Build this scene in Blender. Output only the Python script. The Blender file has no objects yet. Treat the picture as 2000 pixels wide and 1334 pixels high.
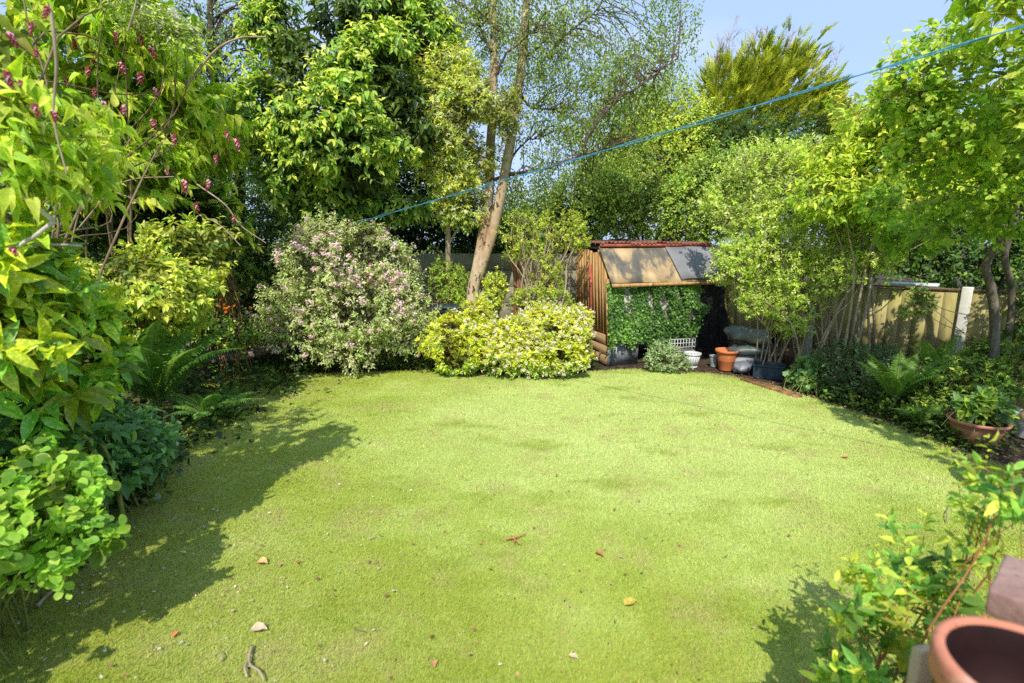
import bpy, math, random
import numpy as np
random.seed(7)
rng = np.random.default_rng(11)
sc = bpy.context.scene
col = sc.collection
PI = math.pi
# ------------------------------------------------------------------ camera
CH = 2.0
PITCH = math.radians(11.0)
cp, sp = math.cos(PITCH), math.sin(PITCH)

def W(px, py, Y):
    """point of the garden seen at a photo pixel, at distance Y down the garden"""
    x = (px - 1000) / 1000.0
    v = (667 - py) / 1000.0
    dy, dz = cp + v * sp, -sp + v * cp
    t = Y / dy
    return np.array([x * t, Y, CH + dz * t])

def G(px, py, z=0.0):
    x = (px - 1000) / 1000.0
    v = (667 - py) / 1000.0
    dy, dz = cp + v * sp, -sp + v * cp
    t = (z - CH) / dz
    return np.array([x * t, dy * t, z])

cam_d = bpy.data.cameras.new('camera')
cam = bpy.data.objects.new('camera', cam_d)
col.objects.link(cam)
cam.location = (0, 0, CH)
cam.rotation_euler = (PI / 2 - PITCH, 0, 0)
cam_d.lens = 18.0
cam_d.sensor_width = 36.0
cam_d.clip_start = 0.05
cam_d.clip_end = 2000
cam_d.dof.use_dof = True
cam_d.dof.focus_distance = 7.0
cam_d.dof.aperture_fstop = 1.9
sc.camera = cam

# ------------------------------------------------------------------ light
SUN_EL, SUN_AZ = math.radians(48), math.radians(-10)      # azimuth: degrees to the right of straight behind the camera
w = bpy.data.worlds.new('World')
sc.world = w
w.use_nodes = True
nt = w.node_tree
nt.nodes.clear()
sky = nt.nodes.new('ShaderNodeTexSky')
sky.sky_type = 'NISHITA'
sky.sun_disc = False
sky.sun_elevation = SUN_EL
sky.sun_rotation = PI - SUN_AZ
sky.air_density = 1.15
sky.dust_density = 0.8
sky.ozone_density = 1.3
tc = nt.nodes.new('ShaderNodeTexCoord')
mp = nt.nodes.new('ShaderNodeMapping'); mp.inputs['Scale'].default_value = (1.2, 1.2, 5.0)
no = nt.nodes.new('ShaderNodeTexNoise'); no.inputs['Scale'].default_value = 1.6; no.inputs['Detail'].default_value = 6
cr = nt.nodes.new('ShaderNodeValToRGB'); cr.color_ramp.elements[0].position = 0.48; cr.color_ramp.elements[1].position = 0.85
cr.color_ramp.elements[0].color = (0, 0, 0, 1); cr.color_ramp.elements[1].color = (.6, .6, .6, 1)
mx = nt.nodes.new('ShaderNodeMixRGB'); mx.inputs['Color2'].default_value = (7.2, 7.4, 7.8, 1)
gm = nt.nodes.new('ShaderNodeMixRGB'); gm.inputs['Fac'].default_value = .75; gm.inputs['Color2'].default_value = (3.9, 5.4, 8.3, 1)
bg = nt.nodes.new('ShaderNodeBackground'); bg.inputs['Strength'].default_value = 0.15
out = nt.nodes.new('ShaderNodeOutputWorld')
L = nt.links.new
L(tc.outputs['Generated'], mp.inputs['Vector']); L(mp.outputs[0], no.inputs['Vector']); L(no.outputs['Fac'], cr.inputs[0])
L(sky.outputs[0], gm.inputs['Color1']); L(gm.outputs[0], mx.inputs['Color1']); L(cr.outputs[0], mx.inputs['Fac'])
L(mx.outputs[0], bg.inputs[0]); L(bg.outputs[0], out.inputs[0])

sd = bpy.data.lights.new('sun', 'SUN')
sd.energy = 5.0
sd.angle = math.radians(0.5)
sd.color = (1.0, .94, .80)
so = bpy.data.objects.new('sun', sd)
col.objects.link(so)
# light travels away from the camera and down
so.rotation_euler = (PI / 2 - SUN_EL, 0, SUN_AZ)
so.location = (2, -6, 12)

sc.view_settings.view_transform = 'Standard'
sc.view_settings.look = 'None'
sc.view_settings.exposure = 0
sc.view_settings.gamma = 1
sc.render.engine = 'CYCLES'
sc.cycles.max_bounces = 7
sc.cycles.diffuse_bounces = 3
sc.cycles.glossy_bounces = 2
sc.cycles.transmission_bounces = 4
sc.cycles.transparent_max_bounces = 4
sc.cycles.sample_clamp_indirect = 4
sc.cycles.use_denoising = False
sc.cycles.caustics_reflective = False
sc.cycles.caustics_refractive = False

# ------------------------------------------------------------------ objects
def tag(o, label=None, cat=None, group=None, kind=None):
    if label: o['label'] = label
    if cat: o['category'] = cat
    if group: o['group'] = group
    if kind: o['kind'] = kind
    return o

def empty(name, loc, label=None, cat=None, group=None, rz=0.0):
    o = bpy.data.objects.new(name, None)
    o.empty_display_size = .1
    o.location = [float(v) for v in loc]
    o.rotation_euler = (0, 0, rz)
    col.objects.link(o)
    return tag(o, label, cat, group)

def mesh_obj(name, V, F, mat, parent=None, base=None, smooth=False, colors=None, mats=None, midx=None):
    """V (n,3); F list of (m,k) index arrays. base: world origin subtracted from the vertices."""
    V = np.asarray(V, dtype=np.float64)
    if base is not None: V = V - np.asarray(base)[None, :]
    me = bpy.data.meshes.new(name)
    if isinstance(F, np.ndarray): F = [F]
    F = [np.asarray(f, dtype=np.int32) for f in F if len(f)]
    nl = sum(f.size for f in F); npoly = sum(len(f) for f in F)
    me.vertices.add(len(V)); me.loops.add(nl); me.polygons.add(npoly)
    me.vertices.foreach_set('co', V.astype(np.float32).ravel())
    me.loops.foreach_set('vertex_index', np.concatenate([f.ravel() for f in F]))
    tot = np.concatenate([np.full(len(f), f.shape[1], np.int32) for f in F])
    st = np.concatenate([[0], np.cumsum(tot)[:-1]]).astype(np.int32)
    me.polygons.foreach_set('loop_start', st)
    me.update(calc_edges=True)
    if smooth: me.polygons.foreach_set('use_smooth', np.ones(npoly, dtype=bool))
    if colors is not None:
        a = me.attributes.new('col', 'FLOAT_COLOR', 'POINT')
        c = np.ones((len(V), 4), np.float32); c[:, :3] = colors
        a.data.foreach_set('color', c.ravel())
    for m in (mats or [mat]): me.materials.append(m)
    if midx is not None: me.polygons.foreach_set('material_index', np.asarray(midx, np.int32))
    me.update()
    o = bpy.data.objects.new(name, me)
    col.objects.link(o)
    if parent is not None: o.parent = parent
    return o

class MB:
    """collects simple solids into one mesh"""
    def __init__(s): s.V = []; s.F = {}; s.n = 0
    def add(s, V, F):
        V = np.asarray(V, float)
        s.V.append(V)
        for f in F:
            s.F.setdefault(len(f), []).append([i + s.n for i in f])
        s.n += len(V); return s
    def hexa(s, P):     # P: 8 corners, bottom 4 ccw then top 4 ccw
        return s.add(P, [(3, 2, 1, 0), (4, 5, 6, 7), (0, 1, 5, 4), (1, 2, 6, 5), (2, 3, 7, 6), (3, 0, 4, 7)])
    def box(s, x0, x1, y0, y1, z0, z1, j=0.0):
        P = np.array([(x0, y0, z0), (x1, y0, z0), (x1, y1, z0), (x0, y1, z0), (x0, y0, z1), (x1, y0, z1), (x1, y1, z1), (x0, y1, z1)], float)
        if j: P += rng.normal(0, j, P.shape)
        return s.hexa(P)
    def obox(s, o, u, v, a0, a1, b0, b1, z0, z1, j=0.0):
        """box in a vertical frame: origin o, horizontal unit vectors u and v"""
        o = np.asarray(o, float); u = np.asarray(u, float); v = np.asarray(v, float)
        P = [o + u * a + v * b + np.array([0, 0, z]) for z in (z0, z1) for a, b in ((a0, b0), (a1, b0), (a1, b1), (a0, b1))]
        P = np.array(P)
        if j: P += rng.normal(0, j, P.shape)
        return s.hexa(P)
    def tube(s, pts, rad, n=6, caps=True):
        pts = np.asarray(pts, float); m = len(pts)
        rad = np.broadcast_to(np.asarray(rad, float), (m,)) if np.ndim(rad) else np.full(m, float(rad))
        T = np.gradient(pts, axis=0); T /= np.linalg.norm(T, axis=1, keepdims=True) + 1e-9
        a = np.array([0, 0, 1.0]) if abs(T[0][2]) < .9 else np.array([1.0, 0, 0])
        N = np.cross(T[0], a); N /= np.linalg.norm(N)
        V = []
        for i in range(m):
            N = N - T[i] * np.dot(N, T[i]); N /= np.linalg.norm(N) + 1e-9
            B = np.cross(T[i], N)
            for k in range(n):
                th = 2 * PI * k / n
                V.append(pts[i] + rad[i] * (math.cos(th) * N + math.sin(th) * B))
        F = [(i * n + k, i * n + (k + 1) % n, (i + 1) * n + (k + 1) % n, (i + 1) * n + k) for i in range(m - 1) for k in range(n)]
        s.add(V, F)
        if caps and n <= 24:
            b = s.n - m * n
            s.F.setdefault(n, []).append([b + k for k in range(n)][::-1])
            s.F.setdefault(n, []).append([b + (m - 1) * n + k for k in range(n)])
        return s
    def lathe(s, prof, c, n=28, squash=1.0):
        """prof: list of (r, z)"""
        c = np.asarray(c, float)
        V = [c + np.array([r * math.cos(2 * PI * k / n), squash * r * math.sin(2 * PI * k / n), z]) for r, z in prof for k in range(n)]
        F = [(i * n + k, i * n + (k + 1) % n, (i + 1) * n + (k + 1) % n, (i + 1) * n + k) for i in range(len(prof) - 1) for k in range(n)]
        return s.add(V, F)
    def build(s, name, mat, parent=None, base=None, smooth=False):
        V = np.concatenate(s.V); F = [np.array(f) for f in s.F.values()]
        return mesh_obj(name, V, F, mat, parent, base, smooth)

def bevel(o, wd=.004, seg=2):
    m = o.modifiers.new('bevel', 'BEVEL'); m.width = wd; m.segments = seg; m.limit_method = 'ANGLE'; m.angle_limit = math.radians(40)
    return o

def smooth_path(pts, sub=4):
    pts = np.asarray(pts, float)
    if len(pts) < 3: return pts
    P = np.vstack([2 * pts[0] - pts[1], pts, 2 * pts[-1] - pts[-2]])
    o = []
    for i in range(1, len(P) - 2):
        for k in range(sub):
            t = k / sub
            o.append(.5 * ((2 * P[i]) + (-P[i-1] + P[i+1]) * t + (2*P[i-1] - 5*P[i] + 4*P[i+1] - P[i+2]) * t*t + (-P[i-1] + 3*P[i] - 3*P[i+1] + P[i+2]) * t**3))
    o.append(P[-2])
    return np.array(o)

# ------------------------------------------------------------------ materials
def mat_new(name):
    m = bpy.data.materials.new(name); m.use_nodes = True
    nt = m.node_tree
    return m, nt, nt.nodes['Principled BSDF'], nt.nodes['Material Output']

def N(nt, t, **k):
    n = nt.nodes.new(t)
    for a, b in k.items():
        if a in n.inputs: n.inputs[a].default_value = b
        else: setattr(n, a, b)
    return n

def ramp(nt, stops):
    n = nt.nodes.new('ShaderNodeValToRGB'); e = n.color_ramp.elements
    while len(e) < len(stops): e.new(.5)
    for i, (p, c) in enumerate(stops):
        e[i].position = p; e[i].color = (*c, 1)
    return n

def surf(name, stops, scale=5.0, stretch=(1, 1, 1), rough=.8, bump=.2, detail=6, bscale=None, metallic=0.0, spots=None, dist=0.0, bdist=.01, spec=.3):
    """noise-ramp coloured surface with bump; spots=(scale, threshold, colour, softness)"""
    m, nt, b, o = mat_new(name)
    tc = N(nt, 'ShaderNodeTexCoord'); mp = N(nt, 'ShaderNodeMapping'); mp.inputs['Scale'].default_value = stretch
    nt.links.new(tc.outputs['Object'], mp.inputs[0])
    no = N(nt, 'ShaderNodeTexNoise', Scale=scale, Detail=detail, Roughness=.62, Distortion=dist)
    nt.links.new(mp.outputs[0], no.inputs['Vector'])
    r = ramp(nt, stops); nt.links.new(no.outputs['Fac'], r.inputs[0])
    cur = r.outputs[0]
    for sp_ in (spots or []):
        n2 = N(nt, 'ShaderNodeTexNoise', Scale=sp_[0], Detail=4, Roughness=.6)
        nt.links.new(mp.outputs[0] if len(sp_) < 5 else tc.outputs['Object'], n2.inputs['Vector'])
        r2 = ramp(nt, [(sp_[1], (0, 0, 0)), (min(1, sp_[1] + sp_[3]), (1, 1, 1))]); nt.links.new(n2.outputs['Fac'], r2.inputs[0])
        mx = N(nt, 'ShaderNodeMixRGB'); nt.links.new(r2.outputs[0], mx.inputs[0]); nt.links.new(cur, mx.inputs[1]); mx.inputs[2].default_value = (*sp_[2], 1)
        cur = mx.outputs[0]
    nt.links.new(cur, b.inputs['Base Color'])
    b.inputs['Roughness'].default_value = rough; b.inputs['Metallic'].default_value = metallic
    b.inputs['Specular IOR Level'].default_value = spec
    if bump:
        n3 = N(nt, 'ShaderNodeTexNoise', Scale=bscale or scale * 4, Detail=5, Roughness=.65)
        nt.links.new(mp.outputs[0], n3.inputs['Vector'])
        bp = N(nt, 'ShaderNodeBump', Strength=bump, Distance=bdist); nt.links.new(n3.outputs['Fac'], bp.inputs['Height']); nt.links.new(bp.outputs[0], b.inputs['Normal'])
    return m

def leaf_mat(name, rough=.5, transl=.3, spec=.35, tcol=(1.25, 1.3, .5), spot=None):
    m, nt, b, o = mat_new(name)
    at = N(nt, 'ShaderNodeAttribute', attribute_name='col')
    tc = N(nt, 'ShaderNodeTexCoord')
    no = N(nt, 'ShaderNodeTexNoise', Scale=45.0 if not spot else spot[0], Detail=3, Roughness=.6)
    nt.links.new(tc.outputs['Object'], no.inputs['Vector'])
    r = ramp(nt, [(.3, (.78, .8, .78)), (.7, (1.15, 1.12, 1.1))]) if not spot else ramp(nt, [(spot[1], (.62, .8, .5)), (spot[1] + .05, (1.1, 1.1, 1.0))])
    nt.links.new(no.outputs['Fac'], r.inputs[0])
    mu = N(nt, 'ShaderNodeMixRGB', blend_type='MULTIPLY'); mu.inputs[0].default_value = 1
    nt.links.new(at.outputs['Color'], mu.inputs[1]); nt.links.new(r.outputs[0], mu.inputs[2])
    nt.links.new(mu.outputs[0], b.inputs['Base Color'])
    b.inputs['Roughness'].default_value = rough; b.inputs['Specular IOR Level'].default_value = spec
    tr = N(nt, 'ShaderNodeBsdfTranslucent')
    m2 = N(nt, 'ShaderNodeMixRGB', blend_type='MULTIPLY'); m2.inputs[0].default_value = 1; m2.inputs[2].default_value = (*tcol, 1)
    nt.links.new(mu.outputs[0], m2.inputs[1]); nt.links.new(m2.outputs[0], tr.inputs[0])
    ms = N(nt, 'ShaderNodeMixShader'); ms.inputs[0].default_value = transl
    nt.links.new(b.outputs[0], ms.inputs[1]); nt.links.new(tr.outputs[0], ms.inputs[2]); nt.links.new(ms.outputs[0], o.inputs[0])
    return m

M = {}
M['leaf'] = leaf_mat('soft_leaf', .55, .48)
M['gloss'] = leaf_mat('glossy_leaf', .38, .36, .45)
M['thin'] = leaf_mat('thin_leaf', .5, .5, .3)
M['petal'] = leaf_mat('petal', .7, .3, .1, (1.1, .95, 1.0))
M['spotted'] = leaf_mat('spotted_laurel_leaf', .3, .28, .5, (1.2, 1.2, .4), (60.0, .5))
M['needle'] = leaf_mat('conifer_leaf', .65, .2, .15)
M['stem'] = surf('shrub_stem', [(.3, (.10, .065, .035)), (.7, (.30, .22, .13))], 12, (1, 1, .3), .85, .3)
M['palestem'] = surf('pale_stem', [(.3, (.22, .16, .10)), (.7, (.52, .42, .30))], 12, (1, 1, .3), .8, .3)
M['redstem'] = surf('red_stem', [(.3, (.30, .09, .04)), (.7, (.55, .26, .12))], 14, (1, 1, .3), .6, .2)
M['greenstem'] = surf('green_stem', [(.3, (.12, .16, .04)), (.7, (.28, .32, .09))], 14, (1, 1, .3), .6, .2)
M['greycane'] = surf('grey_cane', [(.3, (.32, .28, .24)), (.7, (.62, .58, .52))], 20, (1, 1, 1), .7, .3)
M['bark'] = surf('dark_bark', [(.3, (.045, .035, .025)), (.7, (.16, .13, .09))], 14, (1, 1, .25), .9, .8, bdist=.02)
M['birch'] = surf('birch_bark', [(.25, (.22, .13, .075)), (.42, (.46, .33, .21)), (.60, (.66, .53, .38)), (.8, (.80, .70, .57))], 4.5, (1, 1, .45), .8, .8,
                  spots=[(9, .57, (.10, .06, .04), .05), (2.6, .50, (.36, .21, .12), .16), (30, .62, (.14, .09, .06), .04)], bdist=.02, bscale=14)
M['redbark'] = surf('red_bark', [(.3, (.10, .05, .03)), (.55, (.34, .16, .08)), (.8, (.55, .33, .2))], 12, (1, 1, .3), .85, .7, bdist=.02)
M['branch'] = surf('birch_branch_bark', [(.3, (.05, .03, .028)), (.7, (.17, .10, .08))], 14, (1, 1, 1), .8, .3)
# ------------------------------------------------------------------ leaves
def leaf_template(kind):
    """V (n,3) with x across, y along (0..1), z up; F quads; edge weight per vertex (0 midrib, 1 margin)"""
    if kind == 'simple':
        V = np.array([(0, 0, 0), (.5, .42, 0), (0, 1, -.12), (-.5, .42, 0), (0, .42, -.13)], float)
        return V, np.array([(0, 1, 2, 4), (0, 4, 2, 3)]), np.array([.2, 1, 1, 1, 0.])
    if kind == 'round':
        V = np.array([(0, 0, 0), (.46, .3, 0), (.46, .72, 0), (0, 1, -.06), (-.46, .72, 0), (-.46, .3, 0), (0, .5, -.1)], float)
        return V, np.array([(0, 1, 2, 6), (6, 2, 3, 4), (0, 6, 4, 5)]), np.array([.2, 1, 1, 1, 1, 1, 0.])
    prof = {'lance': ([0, .12, .3, .5, .72, .9, 1], [.04, .26, .45, .5, .36, .14, .01], .30),
            'obov': ([0, .15, .35, .55, .75, .92, 1], [.05, .2, .38, .5, .48, .28, .06], .12),
            'heart': ([0, .08, .22, .4, .62, .84, 1], [.06, .36, .5, .45, .28, .11, .01], .38)}[kind]
    V = []; E = []
    for y, wd in zip(prof[0], prof[1]):
        z = -prof[2] * y * y
        wav = .025 * math.sin(y * 16)
        V += [(-wd, y, z + wd * .22 + wav), (0, y, z), (wd, y, z + wd * .22 - wav)]; E += [1, 0, 1]
    F = []
    for i in range(len(prof[0]) - 1):
        a = i * 3; F += [(a, a + 1, a + 4, a + 3), (a + 1, a + 2, a + 5, a + 4)]
    E[-2] = 1
    return np.array(V, float), np.array(F), np.array(E, float)

TPL = {k: leaf_template(k) for k in ('simple', 'round', 'lance', 'obov', 'heart')}

def nrmz(a): return a / (np.linalg.norm(a, axis=-1, keepdims=True) + 1e-9)

def place(tpl, P, axis, nrm, size, wid, colA, colB):
    V, F, E = tpl
    y = nrmz(axis); z = nrm - y * np.sum(nrm * y, axis=1, keepdims=True); z = nrmz(z); x = np.cross(y, z)
    s = size[:, None]
    n = len(P); k = len(V)
    out = (P[:, None, :] + (V[None, :, 0:1] * (s * wid)[:, None, :]) * x[:, None, :] + (V[None, :, 1:2] * s[:, None, :]) * y[:, None, :]
           + (V[None, :, 2:3] * s[:, None, :]) * z[:, None, :]).reshape(-1, 3)
    Fa = (F[None] + (np.arange(n) * k)[:, None, None]).reshape(-1, F.shape[1])
    C = (colA[:, None, :] * (1 - E[None, :, None]) + colB[:, None, :] * E[None, :, None]).reshape(-1, 3)
    return out, Fa, C

def lump(P, seed, f=2.2):
    r = np.random.default_rng(seed)
    s = 0
    for i in range(7):
        k = r.normal(0, 1, 3); k = k / np.linalg.norm(k) * f * (.6 + .35 * i)
        s = s + np.sin(P @ k + r.uniform(0, 6.3)) / (1 + .35 * i)
    return s / 2.2

def blob(px, py, Y, rx, ry, rd=None):
    c = W(px, py, Y); t = np.linalg.norm((c - np.array([0, 0, CH])) @ np.array([[0], [cp], [-sp]]))
    return (c, np.array([rx * t / 1000, rd if rd else rx * t / 1000, ry * t / 1000]))

def wblob(x, y, z, rx, ry, rz): return (np.array([x, y, z], float), np.array([rx, ry, rz], float))

def crown(blobs, n, seed, gap=-.45, f=2.2, shell=(.72, 1.05), inner=.18, zmin=.03, back=.55):
    """cluster positions and outward directions"""
    r = np.random.default_rng(seed)
    A = np.array([(b[1][0] * b[1][1]) ** .8 + (b[1][0] * b[1][2]) ** .8 + (b[1][1] * b[1][2]) ** .8 for b in blobs])
    A = A / A.sum()
    PP, DD, II = [], [], []
    for (c, R), a in zip(blobs, A):
        m = int(n * a * 2.2) + 4
        d = nrmz(r.normal(0, 1, (m, 3)))
        isin = r.random(m) < inner
        rad = np.where(isin, r.uniform(.25, .75, m), r.uniform(shell[0], shell[1], m))
        p0 = c + d * R
        rad = rad * (1 + .22 * lump(p0, seed + 5, f * 1.3)) * np.where((r.random(m) < .09) & ~isin, r.uniform(1.08, 1.32, m), 1.0)
        p = c + d * R * rad[:, None]
        dd = nrmz(d / R)
        ok = (lump(p, seed, f) > gap) | isin
        # thin out what lies deep inside another blob
        for (c2, R2) in blobs:
            if c2 is c: continue
            q = np.linalg.norm((p - c2) / R2, axis=1)
            ok &= ~((q < .62) & (r.random(m) < .8))
        tocam = nrmz(np.array([0, 0, CH]) - p)
        face = np.sum(dd * tocam, axis=1)
        ok &= (face > -.15) | (r.random(m) < back)
        ok &= p[:, 2] > zmin
        sel = np.where(ok)[0][:max(3, int(n * a))]
        PP.append(p[sel]); DD.append(dd[sel]); II.append(isin[sel])
    return np.concatenate(PP), np.concatenate(DD), np.concatenate(II)

UPV = np.array([0, 0, 1.0])

GAIN = 1.6
def leaves_on(P, D, inn, seed, per=7, twig=.22, size=.06, wid=.5, kind='simple', droop=.25, out=.8, up=.3, rnd=.5, side=.9,
              pal=None, tips=None, shade=.55, sizevar=.3, hang=0.0, hcol=None, nup=.9):
    """leaves along a twig at each cluster. pal: list of (centre colour, margin colour, weight); tips: colour pair for the outermost leaves"""
    r = np.random.default_rng(seed)
    n = len(P)
    td = nrmz(D * out + UPV * (up - hang * 3) + r.normal(0, rnd, (n, 3)))
    L = twig * r.uniform(.6, 1.3, n)
    rp = np.repeat(np.arange(n), per)
    m = len(rp)
    u = np.tile((np.arange(per) + .5) / per, n) + r.uniform(-.07, .07, m)
    pos = P[rp] + td[rp] * (L[rp] * (u - .35))[:, None] + np.array([0, 0, -.5 * hang]) * 0
    # phyllotaxis around the twig
    a = nrmz(np.cross(td, UPV + .01)); b = np.cross(td, a)
    ph = np.tile(np.arange(per) * 2.4, n) + r.uniform(0, 6.3, n)[rp]
    rad = a[rp] * np.cos(ph)[:, None] + b[rp] * np.sin(ph)[:, None]
    ax = nrmz(td[rp] * (.45 + .5 * u[:, None]) + rad * side + r.normal(0, .18, (m, 3)) - UPV * droop)
    nr = nrmz(UPV * nup + D[rp] * .55 + np.array([0, -.35, 0]) + r.normal(0, .42, (m, 3)))
    if callable(size): size = size(pos)
    sz = size * np.clip(r.normal(1, sizevar, m), .4, 1.7) * (1.05 - .25 * u)
    wts = np.array([p[2] for p in pal], float); wts /= wts.sum()
    pick_c = r.choice(len(pal), n, p=wts); pick_l = r.choice(len(pal), m, p=wts)
    pick = np.where(r.random(m) < .6, pick_c[rp], pick_l)
    cA = np.array([p[0] for p in pal])[pick]; cB = np.array([p[1] for p in pal])[pick]
    br = (r.normal(1, .13, n)[rp] * r.normal(1, .12, m)).clip(.5, 1.5)[:, None]
    if tips is not None:
        t = (np.clip((u - .45) * 2.0, 0, 1) * (r.random(n)[rp] < tips[2]) * (~inn[rp]))[:, None]
        cA = cA * (1 - t) + np.array(tips[0]) * t; cB = cB * (1 - t) + np.array(tips[1]) * t
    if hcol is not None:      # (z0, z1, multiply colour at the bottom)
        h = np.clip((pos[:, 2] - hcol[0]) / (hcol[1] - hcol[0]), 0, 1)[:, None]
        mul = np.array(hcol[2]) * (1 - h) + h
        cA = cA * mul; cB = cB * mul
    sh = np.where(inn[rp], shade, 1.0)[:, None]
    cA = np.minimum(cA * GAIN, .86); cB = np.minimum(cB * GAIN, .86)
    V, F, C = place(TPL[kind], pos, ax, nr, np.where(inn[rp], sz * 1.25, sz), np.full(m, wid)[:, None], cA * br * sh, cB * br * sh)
    return V, F, C, td, L

def twig_mesh(P, td, L, r0=.003, back=.5):
    """three-sided tapering twigs"""
    n = len(P)
    A = P - td * (L * (.35 + back))[:, None]; B = P + td * (L * .62)[:, None]
    A[:, 2] = np.maximum(A[:, 2] - .15 * L * back, .01)
    Mid = (A + B) / 2 + rng.normal(0, .08, (n, 3)) * L[:, None]
    a = nrmz(np.cross(td, UPV + .013)); b = np.cross(td, a)
    V = []
    for Q, rr in ((A, 1.0), (Mid, .75), (B, .3)):
        for k in range(3):
            th = 2 * PI * k / 3
            V.append(Q + (a * math.cos(th) + b * math.sin(th)) * r0 * rr)
    V = np.stack(V, 1).reshape(-1, 3)
    f = [(i * 3 + k, i * 3 + (k + 1) % 3, (i + 1) * 3 + (k + 1) % 3, (i + 1) * 3 + k) for i in range(2) for k in range(3)]
    F = (np.array(f)[None] + (np.arange(n) * 9)[:, None, None]).reshape(-1, 4)
    return V, F

def join(parts):
    V, F, C, o = [], {}, [], 0
    for p in parts:
        V.append(p[0]); F.setdefault(p[1].shape[1], []).append(p[1] + o); o += len(p[0])
        if len(p) > 2: C.append(p[2])
    return np.concatenate(V), [np.concatenate(f) for f in F.values()], (np.concatenate(C) if C else None)

def limb_paths(base, P, n, seed, r0=.02, wob=.12, trunk=None, mid=.45, lift=.15, rtip=.15, foot=.16):
    """curved limbs from the base (or a trunk polyline) to some of the clusters"""
    r = np.random.default_rng(seed)
    mb = MB()
    idx = r.choice(len(P), min(n, len(P)), replace=False)
    for i in idx:
        e = P[i]
        if trunk is not None:
            below = trunk[trunk[:, 2] < e[2] - .1]
            src = below if len(below) else trunk[:1]
            j = len(src) - 1 - int(abs(r.normal(0, .16)) * len(src)); j = max(0, j)
            s0 = src[j]
        else: s0 = np.asarray(base, float) + np.array([r.normal(0, foot), r.normal(0, foot), 0])
        Ln = np.linalg.norm(e - s0)
        if Ln < .05: continue
        m1 = s0 + (e - s0) * mid * np.array([.75, .75, 1.1]) + r.normal(0, wob * .5, 3) * Ln * .6 + UPV * lift * Ln * .4
        m2 = s0 + (e - s0) * .78 + r.normal(0, wob * .5, 3) * Ln * .5 + UPV * lift * Ln * .3
        pts = smooth_path([s0, m1, m2, e], 4)
        pts[1:, 2] = np.maximum(pts[1:, 2], .01)
        rr = r0 * min(1.2, .35 + Ln * .5) * np.linspace(1, rtip, len(pts))
        mb.tube(pts, rr, 5, caps=False)
    return mb

def bush(name, label, cat, base, blobs, n, seed, leaf, mat='leaf', stems=14, stem_r=.012, stem_mat='stem', crownp=None, trunk=None, twigs=.003,
         group=None, parts=('foliage', 'stems'), wob=.12, lift=.15, flowers=None, trunk_r=None, foot=.16):
    """a plant: root Empty > foliage, stems (or crown, trunk) ; returns root and clusters"""
    base = np.asarray(base, float)
    root = empty(name, base, label, cat, group)
    P, D, I = crown(blobs, n, seed, **(crownp or {}))
    V, F, C, td, L = leaves_on(P, D, I, seed + 1, **leaf)
    mesh_obj(parts[0], V, F, M[mat], root, base, colors=C)
    mb = limb_paths(base, P, stems, seed + 2, stem_r, wob, trunk, lift=lift, foot=foot)
    if trunk is not None and trunk_r is not None:
        mb.tube(trunk, trunk_r, 10, caps=False)
    if twigs:
        keep = np.random.default_rng(seed + 3).random(len(P)) < .75
        Vt, Ft = twig_mesh(P[keep], td[keep], L[keep], twigs)
        mb.V.append(Vt); mb.F.setdefault(4, []).extend((Ft + mb.n).tolist()); mb.n += len(Vt)
    if mb.V: mb.build(parts[1], M[stem_mat], root, base, smooth=True)
    return root, P, D, I

def flower_parts(root, base, Pf, Df, seed, per, rad, size, cols, name='flower_cluster', top=100):
    """blossom clusters: the nearest hundred as parts of their own sharing a few meshes, the rest as one"""
    order = np.argsort(Pf[:, 1]); Pf = Pf[order]; Df = Df[order]; r = np.random.default_rng(seed)
    protos = []
    for k in range(6):
        V, F, C = florets(np.zeros((1, 3)), nrmz(np.array([[r.normal(0, .3), -.7, .5]])), seed + 11 * k, per, rad, size, cols); protos.append((V, F, C))
    mes = {}
    for i in range(min(top, len(Pf))):
        k = i % 6
        if k not in mes:
            V, F, C = protos[k]; o = mesh_obj(name, V, F, M['petal'], root, colors=C); mes[k] = o
        else:
            o = mes[k].copy(); col.objects.link(o); o.parent = root
        o.location = Pf[i] - base; o.rotation_euler = (0, 0, r.uniform(-.6, .6)); s = r.uniform(.8, 1.15); o.scale = (s, s, s)
    if len(Pf) > top:
        V, F, C = florets(Pf[top:], Df[top:], seed + 99, per, rad, size, cols)
        tag(mesh_obj(name, V, F, M['petal'], root, base, colors=C), kind='stuff')

# blossom cluster template: n small petals around a dome
def florets(P, D, seed, per=12, rad=.03, size=.014, cols=((.8, .6, .65),), down=0.0):
    r = np.random.default_rng(seed)
    n = len(P); rp = np.repeat(np.arange(n), per); m = len(rp)
    d = nrmz(r.normal(0, 1, (m, 3)) + D[rp] * 1.1 + UPV * .3)
    pos = P[rp] + d * (rad * r.uniform(.5, 1.1, m))[:, None]
    c = np.array(cols)[r.integers(0, len(cols), m)] * r.normal(1, .1, (m, 1))
    ax = nrmz(np.cross(d, r.normal(0, 1, (m, 3))))
    pos = pos - ax * size * .5
    return place(TPL['round'], pos, ax, d, size * r.uniform(.7, 1.3, m), np.full((m, 1), .9), c, c)
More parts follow.
